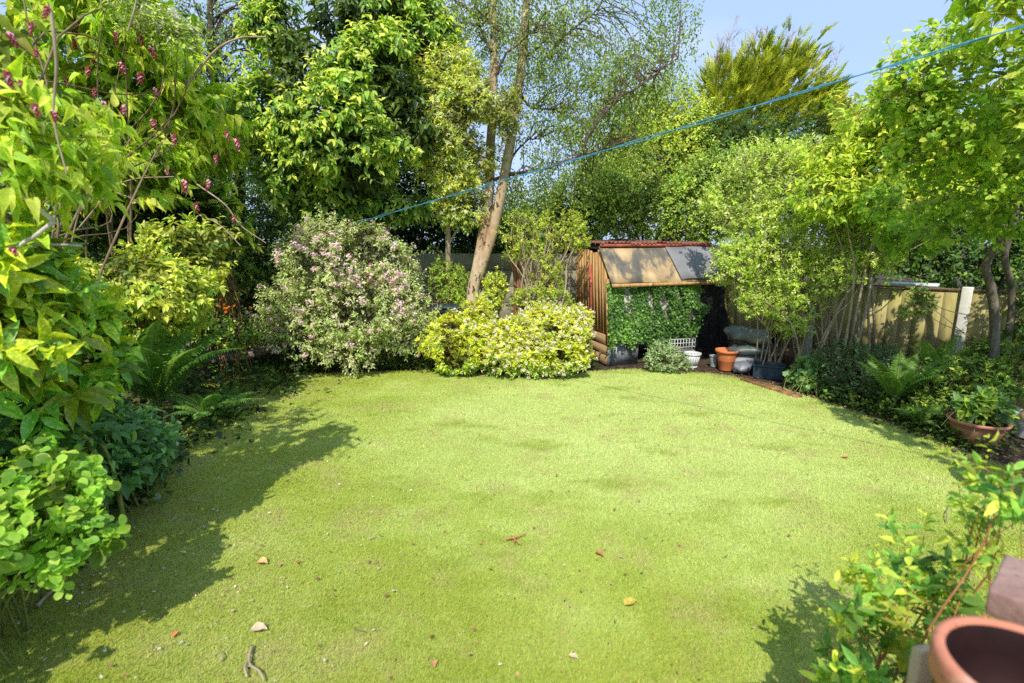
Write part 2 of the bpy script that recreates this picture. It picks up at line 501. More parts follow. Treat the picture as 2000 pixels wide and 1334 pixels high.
# ------------------------------------------------------------------ ground and lawn
def soil_mat():
    m = surf('bed_soil', [(.3, (.025, .017, .011)), (.55, (.07, .045, .03)), (.8, (.15, .10, .07))], 6, rough=.95, bump=.9, bscale=38, bdist=.03,
             spots=[(22, .62, (.30, .21, .14), .04), (3, .6, (.05, .07, .02), .2)])
    return m
g = MB()
nx = 70
xs = np.concatenate([[-300, -60, -20], np.linspace(-9, 9, nx), [20, 60, 300]]); ys = np.concatenate([[-60, -20], np.linspace(-3, 14, nx), [30, 80, 400]])
X, Y = np.meshgrid(xs, ys)
Z = np.where((abs(X) < 10) & (Y < 15) & (Y > -4), .018 * lump(np.stack([X.ravel(), Y.ravel(), X.ravel() * 0], 1), 3, 3.0).reshape(X.shape) - .02, -.02)
Vg = np.stack([X.ravel(), Y.ravel(), Z.ravel()], 1)
nxx = len(xs); i, j = np.meshgrid(np.arange(len(ys) - 1), np.arange(nxx - 1), indexing='ij')
Fg = np.stack([(i * nxx + j).ravel(), (i * nxx + j + 1).ravel(), ((i + 1) * nxx + j + 1).ravel(), ((i + 1) * nxx + j).ravel()], 1)
tag(mesh_obj('ground', Vg, Fg, soil_mat(), smooth=True), kind='structure')

def turf_mat(blade):
    m, nt, b, o = mat_new('turf_blades' if blade else 'turf')
    ge = N(nt, 'ShaderNodeNewGeometry')
    def noise(s, d=4, st=(1, 1, 1), off=(0, 0, 0)):
        mp = N(nt, 'ShaderNodeMapping'); mp.inputs['Scale'].default_value = st; mp.inputs['Location'].default_value = off
        nt.links.new(ge.outputs['Position'], mp.inputs[0])
        n = N(nt, 'ShaderNodeTexNoise', Scale=s, Detail=d, Roughness=.6); nt.links.new(mp.outputs[0], n.inputs['Vector']); return n.outputs['Fac']
    k = 1.58 if blade else 1.15
    def c(*v): return tuple(x * k for x in v)
    r = ramp(nt, [(.30, c(.225, .30, .032)), (.45, c(.285, .365, .050)), (.58, c(.34, .43, .09)), (.72, c(.425, .49, .15))])
    nt.links.new(noise(.9, 5, (1, 1.3, 1)), r.inputs[0])
    cur = r.outputs[0]
    # paler tone toward the middle far end of the lawn, browner worn patches near
    sep = N(nt, 'ShaderNodeSeparateXYZ'); nt.links.new(ge.outputs['Position'], sep.inputs[0])
    def mixin(fac, colr, amount=1.0):
        nonlocal cur
        mx = N(nt, 'ShaderNodeMixRGB'); mx.inputs[2].default_value = (*colr, 1)
        mm = N(nt, 'ShaderNodeMath', operation='MULTIPLY'); nt.links.new(fac, mm.inputs[0]); mm.inputs[1].default_value = amount
        nt.links.new(mm.outputs[0], mx.inputs[0]); nt.links.new(cur, mx.inputs[1]); cur = mx.outputs[0]
    def band(sock, a, bb, lo=0, hi=1):
        mr = N(nt, 'ShaderNodeMapRange', interpolation_type='SMOOTHSTEP'); mr.inputs[1].default_value = a; mr.inputs[2].default_value = bb; mr.inputs[3].default_value = lo; mr.inputs[4].default_value = hi
        nt.links.new(sock, mr.inputs[0]); return mr.outputs[0]
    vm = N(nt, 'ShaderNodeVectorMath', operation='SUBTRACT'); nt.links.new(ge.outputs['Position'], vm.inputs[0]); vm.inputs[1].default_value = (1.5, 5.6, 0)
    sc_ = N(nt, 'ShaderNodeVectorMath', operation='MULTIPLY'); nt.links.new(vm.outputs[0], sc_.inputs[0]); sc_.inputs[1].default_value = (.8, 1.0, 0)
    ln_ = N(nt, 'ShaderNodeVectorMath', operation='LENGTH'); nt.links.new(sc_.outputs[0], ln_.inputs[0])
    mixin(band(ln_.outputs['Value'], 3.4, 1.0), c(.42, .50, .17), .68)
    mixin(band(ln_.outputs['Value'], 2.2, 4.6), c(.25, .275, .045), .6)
    def rr(f, a, bb):
        r2 = ramp(nt, [(a, (0, 0, 0)), (bb, (1, 1, 1))]); nt.links.new(f, r2.inputs[0]); return r2.outputs[0]
    mixin(rr(noise(2.3, 5, (1, 1, 1), (4, 2, 0)), .52, .68), c(.34, .31, .12), .5)       # dry worn patches
    mixin(rr(noise(1.1, 3, (1, 2.2, 1), (9, 7, 0)), .55, .68), c(.20, .27, .02), .55)    # darker lush sweeps
    mixin(rr(noise(26, 3), .64, .72), c(.34, .22, .10), .18)                              # crumbs of thatch
    if blade:
        at = N(nt, 'ShaderNodeAttribute', attribute_name='col')
        mu = N(nt, 'ShaderNodeMixRGB', blend_type='MULTIPLY'); mu.inputs[0].default_value = 1
        nt.links.new(cur, mu.inputs[1]); nt.links.new(at.outputs['Color'], mu.inputs[2]); cur = mu.outputs[0]
        b.inputs['Roughness'].default_value = .5; b.inputs['Specular IOR Level'].default_value = .3
    else:
        fr = ramp(nt, [(.25, (.65, .68, .6)), (.5, (1, 1, 1)), (.75, (1.25, 1.22, 1.3))]); nt.links.new(noise(85, 4), fr.inputs[0])
        mu = N(nt, 'ShaderNodeMixRGB', blend_type='MULTIPLY'); mu.inputs[0].default_value = 1
        nt.links.new(cur, mu.inputs[1]); nt.links.new(fr.outputs[0], mu.inputs[2]); cur = mu.outputs[0]
        bp = N(nt, 'ShaderNodeBump', Strength=.55, Distance=.015); nt.links.new(noise(70, 5), bp.inputs['Height']); nt.links.new(bp.outputs[0], b.inputs['Normal'])
        b.inputs['Roughness'].default_value = .85; b.inputs['Specular IOR Level'].default_value = .15
    nt.links.new(cur, b.inputs['Base Color'])
    return m

edge_px = [(400, 745), (440, 733), (520, 731), (620, 730), (720, 727), (830, 724), (900, 726), (1000, 733), (1080, 736), (1160, 726), (1250, 722), (1340, 727),
           (1430, 735), (1500, 752), (1555, 768), (1640, 795), (1720, 822), (1800, 850), (1880, 884), (1960, 912), (2060, 950)]
E = [G(*p)[:2] for p in edge_px]
E += [np.array(p) for p in [(5.4, 3.0), (5.2, .5), (3.5, -1.6), (0, -1.9), (-2.6, -1.6), (-3.0, .6), (-2.95, 2.0)]]
E += [G(*p)[:2] for p in [(150, 1040), (225, 985), (280, 930), (325, 865), (350, 800)]]
E = np.array(E)
Ed = smooth_path(np.vstack([np.c_[E, E[:, 0] * 0], np.append(E[0], 0)[None]]), 5)[:-1, :2]
Ed = Ed + np.stack([lump(np.c_[Ed, Ed[:, :1] * 0], 31, 5.0), lump(np.c_[Ed, Ed[:, :1] * 0], 32, 5.0)], 1) * .022
def inside(P, poly):
    x, y = P[:, 0], P[:, 1]; r = np.zeros(len(P), bool); n = len(poly)
    for a in range(n):
        x0, y0 = poly[a]; x1, y1 = poly[(a + 1) % n]
        cnd = (y0 > y) != (y1 > y)
        r ^= cnd & (x < (x1 - x0) * (y - y0) / (y1 - y0 + 1e-12) + x0)
    return r
ctr = Ed.mean(0)
nE = len(Ed); rings = [1.0, .93, .8, .6, .35, .12]
Vl = [];
for q in rings: Vl.append(np.c_[ctr + (Ed - ctr) * q, np.full(nE, .012 if q < 1 else .002)])
Vl = np.concatenate(Vl + [np.array([[ctr[0], ctr[1], .012]])])
Fq = np.array([(a * nE + k, a * nE + (k + 1) % nE, (a + 1) * nE + (k + 1) % nE, (a + 1) * nE + k) for a in range(len(rings) - 1) for k in range(nE)])
Ft = np.array([((len(rings) - 1) * nE + k, (len(rings) - 1) * nE + (k + 1) % nE, len(rings) * nE) for k in range(nE)])
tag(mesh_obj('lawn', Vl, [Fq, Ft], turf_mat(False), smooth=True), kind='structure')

# short blades standing in the turf, denser where the photograph is close to them
def make_blades(nn):
    lo, hi = Ed.min(0), Ed.max(0)
    P = rng.uniform([lo[0], 1.75], [hi[0], hi[1]], (nn, 2))
    d = np.hypot(np.hypot(P[:, 0], P[:, 1]), 2.0)
    inf = abs(P[:, 0]) < (P[:, 1] * .98 + .45) * 1.04
    P = P[inf & (rng.random(nn) < np.clip((3.3 / d) ** 1.7, .12, 1))]
    P = P[inside(P, Ed)]
    n = len(P); a = rng.uniform(0, 2 * PI, n)
    d = np.hypot(np.hypot(P[:, 0], P[:, 1]), 2.0)
    h = rng.uniform(.009, .021, n); wd = .0016 * np.clip(d / 3.5, 1, 1.8) * rng.uniform(.7, 1.5, n)
    lean = rng.normal(0, .011, (n, 2)) + np.array([.004, .006])
    b0 = np.c_[P[:, 0] - np.cos(a) * wd, P[:, 1] - np.sin(a) * wd, np.full(n, .010)]
    b1 = np.c_[P[:, 0] + np.cos(a) * wd, P[:, 1] + np.sin(a) * wd, np.full(n, .010)]
    t = np.c_[P + lean, .010 + h]
    V = np.stack([b0, b1, t], 1).reshape(-1, 3)
    F = np.arange(3 * n).reshape(-1, 3)
    br = rng.normal(1, .13, n).clip(.55, 1.45)
    tint = np.stack([br * rng.normal(1.03, .1, n), br, br * rng.normal(1, .2, n).clip(.3, 2.0)], 1)
    dry = rng.random(n) < .03; tint[dry] *= np.array([1.5, .95, 1.8])
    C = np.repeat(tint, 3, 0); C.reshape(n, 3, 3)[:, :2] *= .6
    return V, F, C
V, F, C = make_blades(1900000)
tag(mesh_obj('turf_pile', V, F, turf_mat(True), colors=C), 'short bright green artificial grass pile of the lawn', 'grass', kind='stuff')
print('blades', len(F))

# litter: petals, crumbs, needles, husks
M['litter'] = leaf_mat('dry_litter', .8, .1, .1, (1, .9, .7))
def litter(name, n, fn, pal, s0, s1, seed, label):
    r = np.random.default_rng(seed)
    P = fn(r, n); P = P[inside(P, Ed) | (r.random(len(P)) < .5)]
    n = len(P); P = np.c_[P, np.full(n, .036) + r.uniform(-.004, .006, n)]
    ax = nrmz(np.c_[r.normal(0, 1, (n, 2)), r.normal(0, .12, n)]); nr = nrmz(np.c_[r.normal(0, .3, (n, 2)), np.ones(n)])
    c = np.array(pal)[r.integers(0, len(pal), n)] * r.normal(1, .2, (n, 1)).clip(.4, 1.6)
    sz = s0 + (s1 - s0) * r.random(n) ** 2.5
    V, F, C = place(TPL['simple'], P, ax, nr, sz, r.choice([.12, .35, .6, .8], (n, 1)), c, c * .85)
    tag(mesh_obj(name, V, F, M['litter'], colors=C), label, 'litter', kind='stuff')
def f_left(r, n):
    y = r.uniform(1.8, 7.6, n); x = -2.9 - .12 * y * 0 + abs(r.normal(0, .95, n)) - (y - 3).clip(0) * .28
    return np.c_[x, y]
litter('leaf_litter', 3600, f_left, [(.62, .58, .48), (.5, .36, .2), (.34, .2, .1), (.7, .68, .6), (.24, .14, .08)], .010, .026, 41, 'pale petals and dry crumbs scattered on the shaded left of the lawn')
def f_all(r, n):
    return np.c_[r.uniform(-4.5, 5, n), 1.8 + 6 * r.random(n) ** 1.2]
litter('leaf_crumbs', 2600, f_all, [(.36, .19, .09), (.5, .3, .15), (.25, .13, .07), (.62, .5, .32), (.42, .2, .1)], .010, .034, 42, 'sparse brown husks and twig bits strewn over the open lawn')
def f_edge(r, n):
    k = r.integers(0, 20 * 5, n); return Ed[k] + r.normal(0, .09, (n, 2))
litter('bed_edge_litter', 3200, f_edge, [(.42, .26, .16), (.3, .17, .1), (.56, .42, .3), (.2, .12, .08)], .012, .035, 43, 'brown leaf debris along the far rim of the lawn')

# countable bits lying on the lawn
def dry_leaf(px, py, ln, rot, c, label, curl=.25):
    p = G(px, py, .035)
    root = None
    V, F, E_ = TPL['obov']
    V = V.copy(); V[:, 0] *= .72; V[:, 2] += curl * np.abs(V[:, 0]) * 1.2 + .12 * np.sin(V[:, 1] * 9) * .3
    V = V * ln; V[:, 1] -= ln / 2; V[:, 2] -= V[:, 2].min()
    ca, sa = math.cos(rot), math.sin(rot)
    V = np.c_[V[:, 0] * ca - V[:, 1] * sa, V[:, 0] * sa + V[:, 1] * ca, V[:, 2]]
    o = mesh_obj('dry_leaf', V, F, M['litter'], colors=np.repeat(np.array([c]), len(V), 0) * rng.uniform(.85, 1.1, (len(V), 1)), smooth=True)
    o.location = p - np.array([0, 0, .01]); tag(o, label, 'leaf', 'dry leaves dropped on the lawn')
dry_leaf(512, 1097, .085, 1.2, (.72, .48, .22), 'tan curled dry leaf on the left of the lawn, just right of the shade')
dry_leaf(1172, 1080, .07, .5, (.52, .27, .12), 'brown folded dead leaf right of the lawn centre')
dry_leaf(1232, 1176, .08, 1.9, (.60, .48, .10), 'yellow fallen leaf flat on the grass, lower centre')
dry_leaf(342, 1236, .04, 2.9, (.70, .25, .10), 'small orange dead leaf near the lower left edge of the shadow')
dry_leaf(848, 1294, .045, .2, (.60, .32, .16), 'rusty crumpled leaf at the front of the lawn')
dry_leaf(1652, 892, .07, 1.4, (.62, .30, .14), 'reddish brown dead leaf on the right half of the lawn')
dry_leaf(1120, 1280, .05, 1.0, (.72, .55, .36), 'small pale tan leaf at the front of the lawn, right of centre')
dry_leaf(505, 1228, .09, 1.5, (.66, .52, .38), 'pale beige curled leaf above the forked twig')

def twig(paths, r, label, mat='palestem'):
    mb = MB()
    b = G(*paths[0][0])
    for pth in paths:
        pts = np.array([G(x, y, .035 + .01 * (k % 2)) for k, (x, y) in enumerate(pth)])
        pts = smooth_path(pts, 4); mb.tube(pts, np.linspace(r, r * .45, len(pts)), 6)
    o = mb.build('fallen_twig', M[mat], None, b, True); o.location = b
    tag(o, label, 'twig', 'twigs fallen on the lawn')
twig([[(492, 1262), (486, 1285), (490, 1300), (506, 1310), (516, 1330)], [(487, 1290), (478, 1302), (482, 1322)]], .009, 'pale forked dry twig at the lower left of the lawn')
twig([[(988, 1053), (1006, 1049), (1026, 1043)], [(1000, 1049), (1010, 1058), (1016, 1064)], [(1008, 1049), (1004, 1060)]], .007, 'small reddish broken twig with bits at the middle of the lawn', 'redstem')
twig([[(722, 1052), (735, 1045)]], .006, 'short straight pale stick left of the lawn centre')
twig([[(1850, 1020), (1849, 1005), (1853, 988)]], .006, 'thin bent pale twig near the right edge shrub')
twig([[(430, 1290), (433, 1280), (430, 1272)]], .005, 'tiny curved tan twig left of the forked twig')
twig([[(73, 1184), (95, 1160), (130, 1138)]], .012, 'stout pale bent stick in the shade under the round leaved shrub')
twig([[(692, 1228), (712, 1233)]], .004, 'fine short brown twig in the front of the lawn', 'stem')
# ------------------------------------------------------------------ walls and fences
M['concrete'] = surf('fence_concrete', [(.3, (.19, .175, .13)), (.55, (.31, .29, .22)), (.8, (.42, .40, .32))], 3.0, (1, 1, 2.2), .9, .35, spots=[(5, .6, (.10, .13, .05), .12)], bscale=30)
M['greypost'] = surf('pale_concrete_post', [(.3, (.50, .48, .43)), (.8, (.78, .76, .70))], 5, rough=.9, bump=.3, bscale=40, spots=[(6, .62, (.34, .34, .22), .08)])
def olive():
    m = surf('algae_board', [(.25, (.22, .19, .07)), (.5, (.42, .36, .15)), (.8, (.60, .53, .27))], 2.4, (3, 3, .5), .85, .3,
             spots=[(2.2, .55, (.32, .32, .07), .16), (7, .63, (.09, .065, .04), .08)], bscale=26)
    return m
M['olive'] = olive()
M['gravel'] = surf('brown_gravel_board', [(.3, (.12, .07, .045)), (.7, (.25, .15, .10))], 5, rough=.9, bump=.4)
M['redpaint'] = surf('rusty_red_paint', [(.3, (.20, .055, .035)), (.6, (.50, .13, .08)), (.85, (.60, .26, .18))], 6, rough=.7, bump=.3, spots=[(9, .6, (.16, .09, .06), .1)])

# back wall: stacked concrete gravel panels between slotted posts
bw = empty('concrete_panel_fence', (-3, 9.4, 0), 'grey stacked concrete panel fence behind the leaning birch', 'fence')
xs_ = [-8.2, -6.3, -4.4, -2.5, -.62, 1.25, 3.1]
for a, b_ in zip(xs_[:-1], xs_[1:]):
    mb = MB()
    for k in range(6):
        mb.box(a + .05, b_ - .05, 9.37 + .006 * (k % 2), 9.42 + .006 * (k % 2), .3 * k + .004, .3 * k + .292)
    o = mb.build('panel', M['concrete'], bw, (-3, 9.4, 0)); bevel(o, .006, 1)
for a in xs_:
    mb = MB(); mb.box(a - .055, a + .055, 9.33, 9.46, 0, 1.84); bevel(mb.build('post', M['concrete'], bw, (-3, 9.4, 0)), .008, 1)

# right boundary fence
F0 = np.array([3.75, 9.35, 0]); F1 = np.array([7.7, 5.5, 0]); fu = (F1 - F0) / np.linalg.norm(F1 - F0); fv = np.array([-fu[1], fu[0], 0])   # fv points away from the garden
if fv[0] < 0: fv = -fv
fl = np.linalg.norm(F1 - F0)
rf = empty('board_fence', F0, 'olive green algae stained board fence with pale concrete post on the right', 'fence')
def fence_s(px):     # distance along the fence where a photo column crosses it
    lo, hi = 0.0, fl + 3
    for _ in range(40):
        m_ = (lo + hi) / 2; p = F0 + fu * m_
        dep = p[1] * cp + .9 * sp
        if 1000 + 1000 * p[0] / dep < px: lo = m_
        else: hi = m_
    return lo
s_post = fence_s(1884)
posts = sorted([s_post, s_post - 1.85, s_post - 3.6, s_post + 1.85, s_post + 3.7])
posts = [p for p in posts if p > -.4]
for k, s in enumerate(posts):
    mb = MB(); mb.obox(F0, fu, fv, s - .06, s + .06, -.07, .06, -.1, 1.40, .002)
    bevel(mb.build('post', M['greypost'], rf, F0), .012, 2)
for a, b_ in zip([-.15] + posts[:-1] if posts[0] > .3 else posts[:-1], posts if posts[0] > .3 else posts[1:]):
    mb = MB(); x = a + .062; end = b_ - .062; i_ = 0
    while x < end - .02:
        ww = min(.155, end - x)
        mb.obox(F0, fu, fv, x, x + ww - .003, -.012 + .003 * (i_ % 2), .012, .24, 1.335 + rng.normal(0, .004))
        x += ww; i_ += 1
    mb.build('boards', M['olive'], rf, F0)
    mb = MB(); mb.obox(F0, fu, fv, a + .062, b_ - .062, -.03, .02, -.05, .235); mb.build('gravel_board', M['gravel'], rf, F0)
    mb = MB(); mb.obox(F0, fu, fv, a + .062, b_ - .062, -.035, .03, 1.345, 1.37); mb.build('capping', M['gravel'], rf, F0)

# white sheet object on top of the fence
s_ = fence_s(1776)
q = F0 + fu * s_
mb = MB(); mb.obox(q, fu, fv, -.28, .28, .05, .35, 1.373, 1.41); o = mb.build('roof_sheet', surf('pale_sheet', [(.3, (.5, .55, .6)), (.8, (.8, .83, .86))], 4, rough=.5, bump=.1), None, q)
o.location = q; bevel(o, .01, 2); tag(o, 'pale bluish sheet lying on top of the olive fence', 'sheet')

# ------------------------------------------------------------------ shed
S0 = np.array([1.57, 8.2, 0])                     # front left corner
S1 = np.array([3.62, 8.85, 0])                    # front right corner
su = (S1 - S0) / np.linalg.norm(S1 - S0); sv = np.array([-su[1], su[0], 0])   # sv goes back
SW = np.linalg.norm(S1 - S0); SD = 1.55
shed = empty('garden_shed', S0, 'tumbledown wooden shed with felted sloping front and rusty roof edge, half hidden by ivy', 'shed')
M['plank'] = surf('weathered_plank', [(.25, (.26, .12, .045)), (.5, (.54, .31, .12)), (.8, (.74, .54, .28))], 3.2, (5, 5, .6), .85, .5, spots=[(3, .6, (.15, .08, .045), .12), (14, .66, (.05, .03, .02), .06)], bscale=30)
M['plankh'] = surf('weathered_low_plank', [(.25, (.24, .15, .075)), (.5, (.34, .22, .11)), (.8, (.44, .31, .17))], 3.2, (.6, .6, 4), .85, .05, spots=[(3, .6, (.15, .08, .045), .12), (14, .66, (.05, .03, .02), .06)], bscale=30)
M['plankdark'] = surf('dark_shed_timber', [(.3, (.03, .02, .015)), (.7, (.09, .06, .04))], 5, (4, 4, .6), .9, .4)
M['felt'] = surf('worn_roof_felt', [(.36, (.10, .095, .085)), (.46, (.17, .155, .13)), (.50, (.38, .27, .15)), (.62, (.56, .42, .25))], 1.5, (1.9, 1.9, .5), .75, .3, detail=6, dist=.2, bscale=45,
                 spots=[(24, .66, (.09, .06, .04), .05)])
M['feltshade'] = surf('shaded_roof_felt', [(.3, (.14, .14, .16)), (.7, (.26, .26, .29))], 2, rough=.7, bump=.25, bscale=50, spots=[(12, .65, (.4, .36, .3), .05)])  # greyer than the left sheet, painting the shadow on the roof's right side
M['galv'] = surf('dull_sheet_metal', [(.3, (.15, .16, .19)), (.6, (.26, .28, .32)), (.85, (.44, .46, .50))], 4, (3, 3, .4), .55, .2, metallic=.25, spots=[(9, .62, (.10, .09, .09), .08)])
M['blacksheet'] = surf('black_plastic_sheet', [(.3, (.006, .006, .007)), (.8, (.022, .022, .025))], 3, rough=.45, bump=.3)
M['rustroof'] = surf('rusty_corrugated_iron', [(.3, (.08, .035, .03)), (.55, (.21, .085, .065)), (.8, (.36, .22, .18))], 9, rough=.85, bump=.4)
def sbox(mb, a0, a1, b0, b1, z0, z1, j=0.0): return mb.obox(S0, su, sv, a0, a1, b0, b1, z0, z1, j)
def SP(a, b, z): return S0 + su * a + sv * b + np.array([0, 0, z])
# left side wall: leaning boards, in two heights
mb = MB(); x = 0.0; k = 0
while x < SD:
    ww = min(rng.uniform(.085, .12), SD - x)
    zt = 1.42 + (0.45 if x > .3 else 1.5 * x) + .05 * math.sin(k)
    lean = .10
    z0 = .52 + rng.normal(0, .012)
    o_ = rng.normal(0, .003)
    P = [SP(-.02 + o_, x - lean, z0), SP(.012 + o_, x - lean, z0), SP(.012 + o_, x + ww - .002 - lean, z0), SP(-.02 + o_, x + ww - .002 - lean, z0),
         SP(-.02 + o_, x + .02, zt), SP(.012 + o_, x + .02, zt), SP(.012 + o_, x + .02 + ww - .002, zt), SP(-.02 + o_, x + .02 + ww - .002, zt)]
    mb.hexa(P); x += ww; k += 1
mb.build('wall_boards', M['plank'], shed, S0)
mb = MB()
for k, (z0, z1) in enumerate([(.02, .175), (.18, .335), (.34, .51)]):
    q_ = -.030 - .002 * k
    P = [SP(q_, -.02, z0), SP(q_ + .018, -.02, z0), SP(q_ + .018, SD, z0 + .02), SP(q_, SD, z0 + .02), SP(q_, -.02, z1), SP(q_ + .018, -.02, z1), SP(q_ + .018, SD, z1), SP(q_, SD, z1)]
    mb.hexa(P)
mb.build('skirting_boards', M['plankh'], shed, S0)
mb = MB(); P = [SP(-.065, .50, .62), SP(-.03, .50, .62), SP(-.03, .56, .62), SP(-.065, .56, .62), SP(-.065, .62, 1.62), SP(-.03, .62, 1.62), SP(-.03, .68, 1.62), SP(-.065, .68, 1.62)]
mb.hexa(P); mb.build('red_batten', M['redpaint'], shed, S0)
mb = MB(); P = [SP(-.045, -.06, .36), SP(0, -.06, .36), SP(0, 0, .36), SP(-.045, 0, .36), SP(-.05, .02, 1.42), SP(-.005, .02, 1.42), SP(-.005, .08, 1.42), SP(-.05, .08, 1.42)]
mb.hexa(P); mb.build('corner_post', M['plank'], shed, S0)
# dark inside: back wall, right wall, floor, inner lining
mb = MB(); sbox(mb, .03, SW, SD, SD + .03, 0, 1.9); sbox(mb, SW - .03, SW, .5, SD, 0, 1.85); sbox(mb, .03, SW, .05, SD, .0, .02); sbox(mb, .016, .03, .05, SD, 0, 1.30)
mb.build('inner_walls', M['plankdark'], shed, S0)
# front panel behind the ivy
M['whitewash'] = surf('stained_white_panel', [(.3, (.22, .22, .21)), (.55, (.45, .45, .44)), (.8, (.66, .66, .66))], 4, (1.5, 1.5, .5), .6, .2)
mb = MB(); sbox(mb, .02, 1.72, .0, .02, .33, 1.36); mb.build('front_panel', M['whitewash'], shed, S0)
mb = MB(); sbox(mb, -.01, .56, -.012, .0, 0, .345, .003); sbox(mb, -.012, .07, -.02, -.013, 0, .36); mb.build('metal_plinth', M['galv'], shed, S0)
# black sheet draped at the right
gv = []; nu, nv = 10, 14
for i_ in range(nu + 1):
    for j_ in range(nv + 1):
        a = 1.62 + (SW + .12 - 1.62) * i_ / nu; z = 1.36 * j_ / nv
        sw_ = .30 * (1 - j_ / nv) ** 1.5
        gv.append(SP(a + sw_ * .35 * i_ / nu + .02 * math.sin(j_ * 1.1), .06 - sw_ * .25 + .035 * math.sin(i_ * 2.2 + j_ * .3), z))
gf = [(i_ * (nv + 1) + j_, (i_ + 1) * (nv + 1) + j_, (i_ + 1) * (nv + 1) + j_ + 1, i_ * (nv + 1) + j_ + 1) for i_ in range(nu) for j_ in range(nv)]
mesh_obj('black_sheet', gv, np.array(gf), M['blacksheet'], shed, S0, smooth=True)
# sloping felt front: right sheet, laid over, carries the cast shadow in its grey
zb, zt_ = 1.36, 1.93; bb, bt = -.10, .32
def slope(a0, a1, a0t, a1t, off, th, dz0=0, dz1=0, nseg=14, wav=.008):
    V = []; F = []
    for i_ in range(nseg + 1):
        f = i_ / nseg
        for j_ in range(5):
            g_ = j_ / 4
            a = (a0 * (1 - f) + a1 * f) * (1 - g_) + (a0t * (1 - f) + a1t * f) * g_
            b = bb * (1 - g_) + bt * g_; z = zb * (1 - g_) + zt_ * g_
            z += off + wav * math.sin(f * 9 + g_ * 3) + (dz0 * (1 - f) + dz1 * f) * (1 - g_)
            V.append(SP(a, b - off, z)); V.append(SP(a, b + th - off, z - th))
    for i_ in range(nseg):
        for j_ in range(4):
            a = (i_ * 5 + j_) * 2; b = a + 10
            F.append((a, b, b + 2, a + 2)); F.append((a + 1, a + 3, b + 3, b + 1))
        a = i_ * 10; F.append((a, a + 1, a + 11, a + 10)); a += 8; F.append((a, a + 10, a + 11, a + 1))
    for i_ in (0, nseg):
        for j_ in range(4):
            a = (i_ * 5 + j_) * 2; F.append((a, a + 2, a + 3, a + 1))
    return V, np.array(F)
V, F = slope(-.03, 2.12, -.06, 2.05, 0, .012); mesh_obj('felt_or_shade_sheet', V, F, M['felt'], shed, S0, smooth=False)
V, F = slope(1.25, 2.22, 1.16, 2.08, .018, .006, .02, .05, wav=.012); mesh_obj('felt_or_shade_sheet', V, F, M['feltshade'], shed, S0, smooth=False)
mb = MB(); sbox(mb, -.03, 2.15, -.13, -.095, zb - .06, zb - .01, .002); mb.build('eave_board', M['plank'], shed, S0)
# corrugated roof behind, its rusty edge in front
V = []; F = []; nc = 150; rl = 2.15
for i_ in range(nc + 1):
    a = -.05 + rl * i_ / nc; c_ = .015 * math.sin(2 * PI * a / .076) + .012 * math.sin(a * 7.3) + .009 * math.sin(a * 19) - .02 * (a > 1.6)
    V += [SP(a, bt - .06, 1.985 + c_), SP(a, bt + 1.5, 2.03 + c_)]
    if i_ < nc: F.append((2 * i_, 2 * i_ + 2, 2 * i_ + 3, 2 * i_ + 1))
o = mesh_obj('corrugated_roof', V, np.array(F), M['rustroof'], shed, S0, smooth=True)
m_ = o.modifiers.new('thick', 'SOLIDIFY'); m_.thickness = .004
mb = MB(); sbox(mb, -.05, 2.1, bt - .045, bt - .01, 1.925, 1.972, .003); mb.build('fascia_board', M['redpaint'], shed, S0)
mb = MB(); sbox(mb, -.02, 2.0, bt, SD, 1.88, 1.95); mb.build('roof_timber', M['plankdark'], shed, S0)

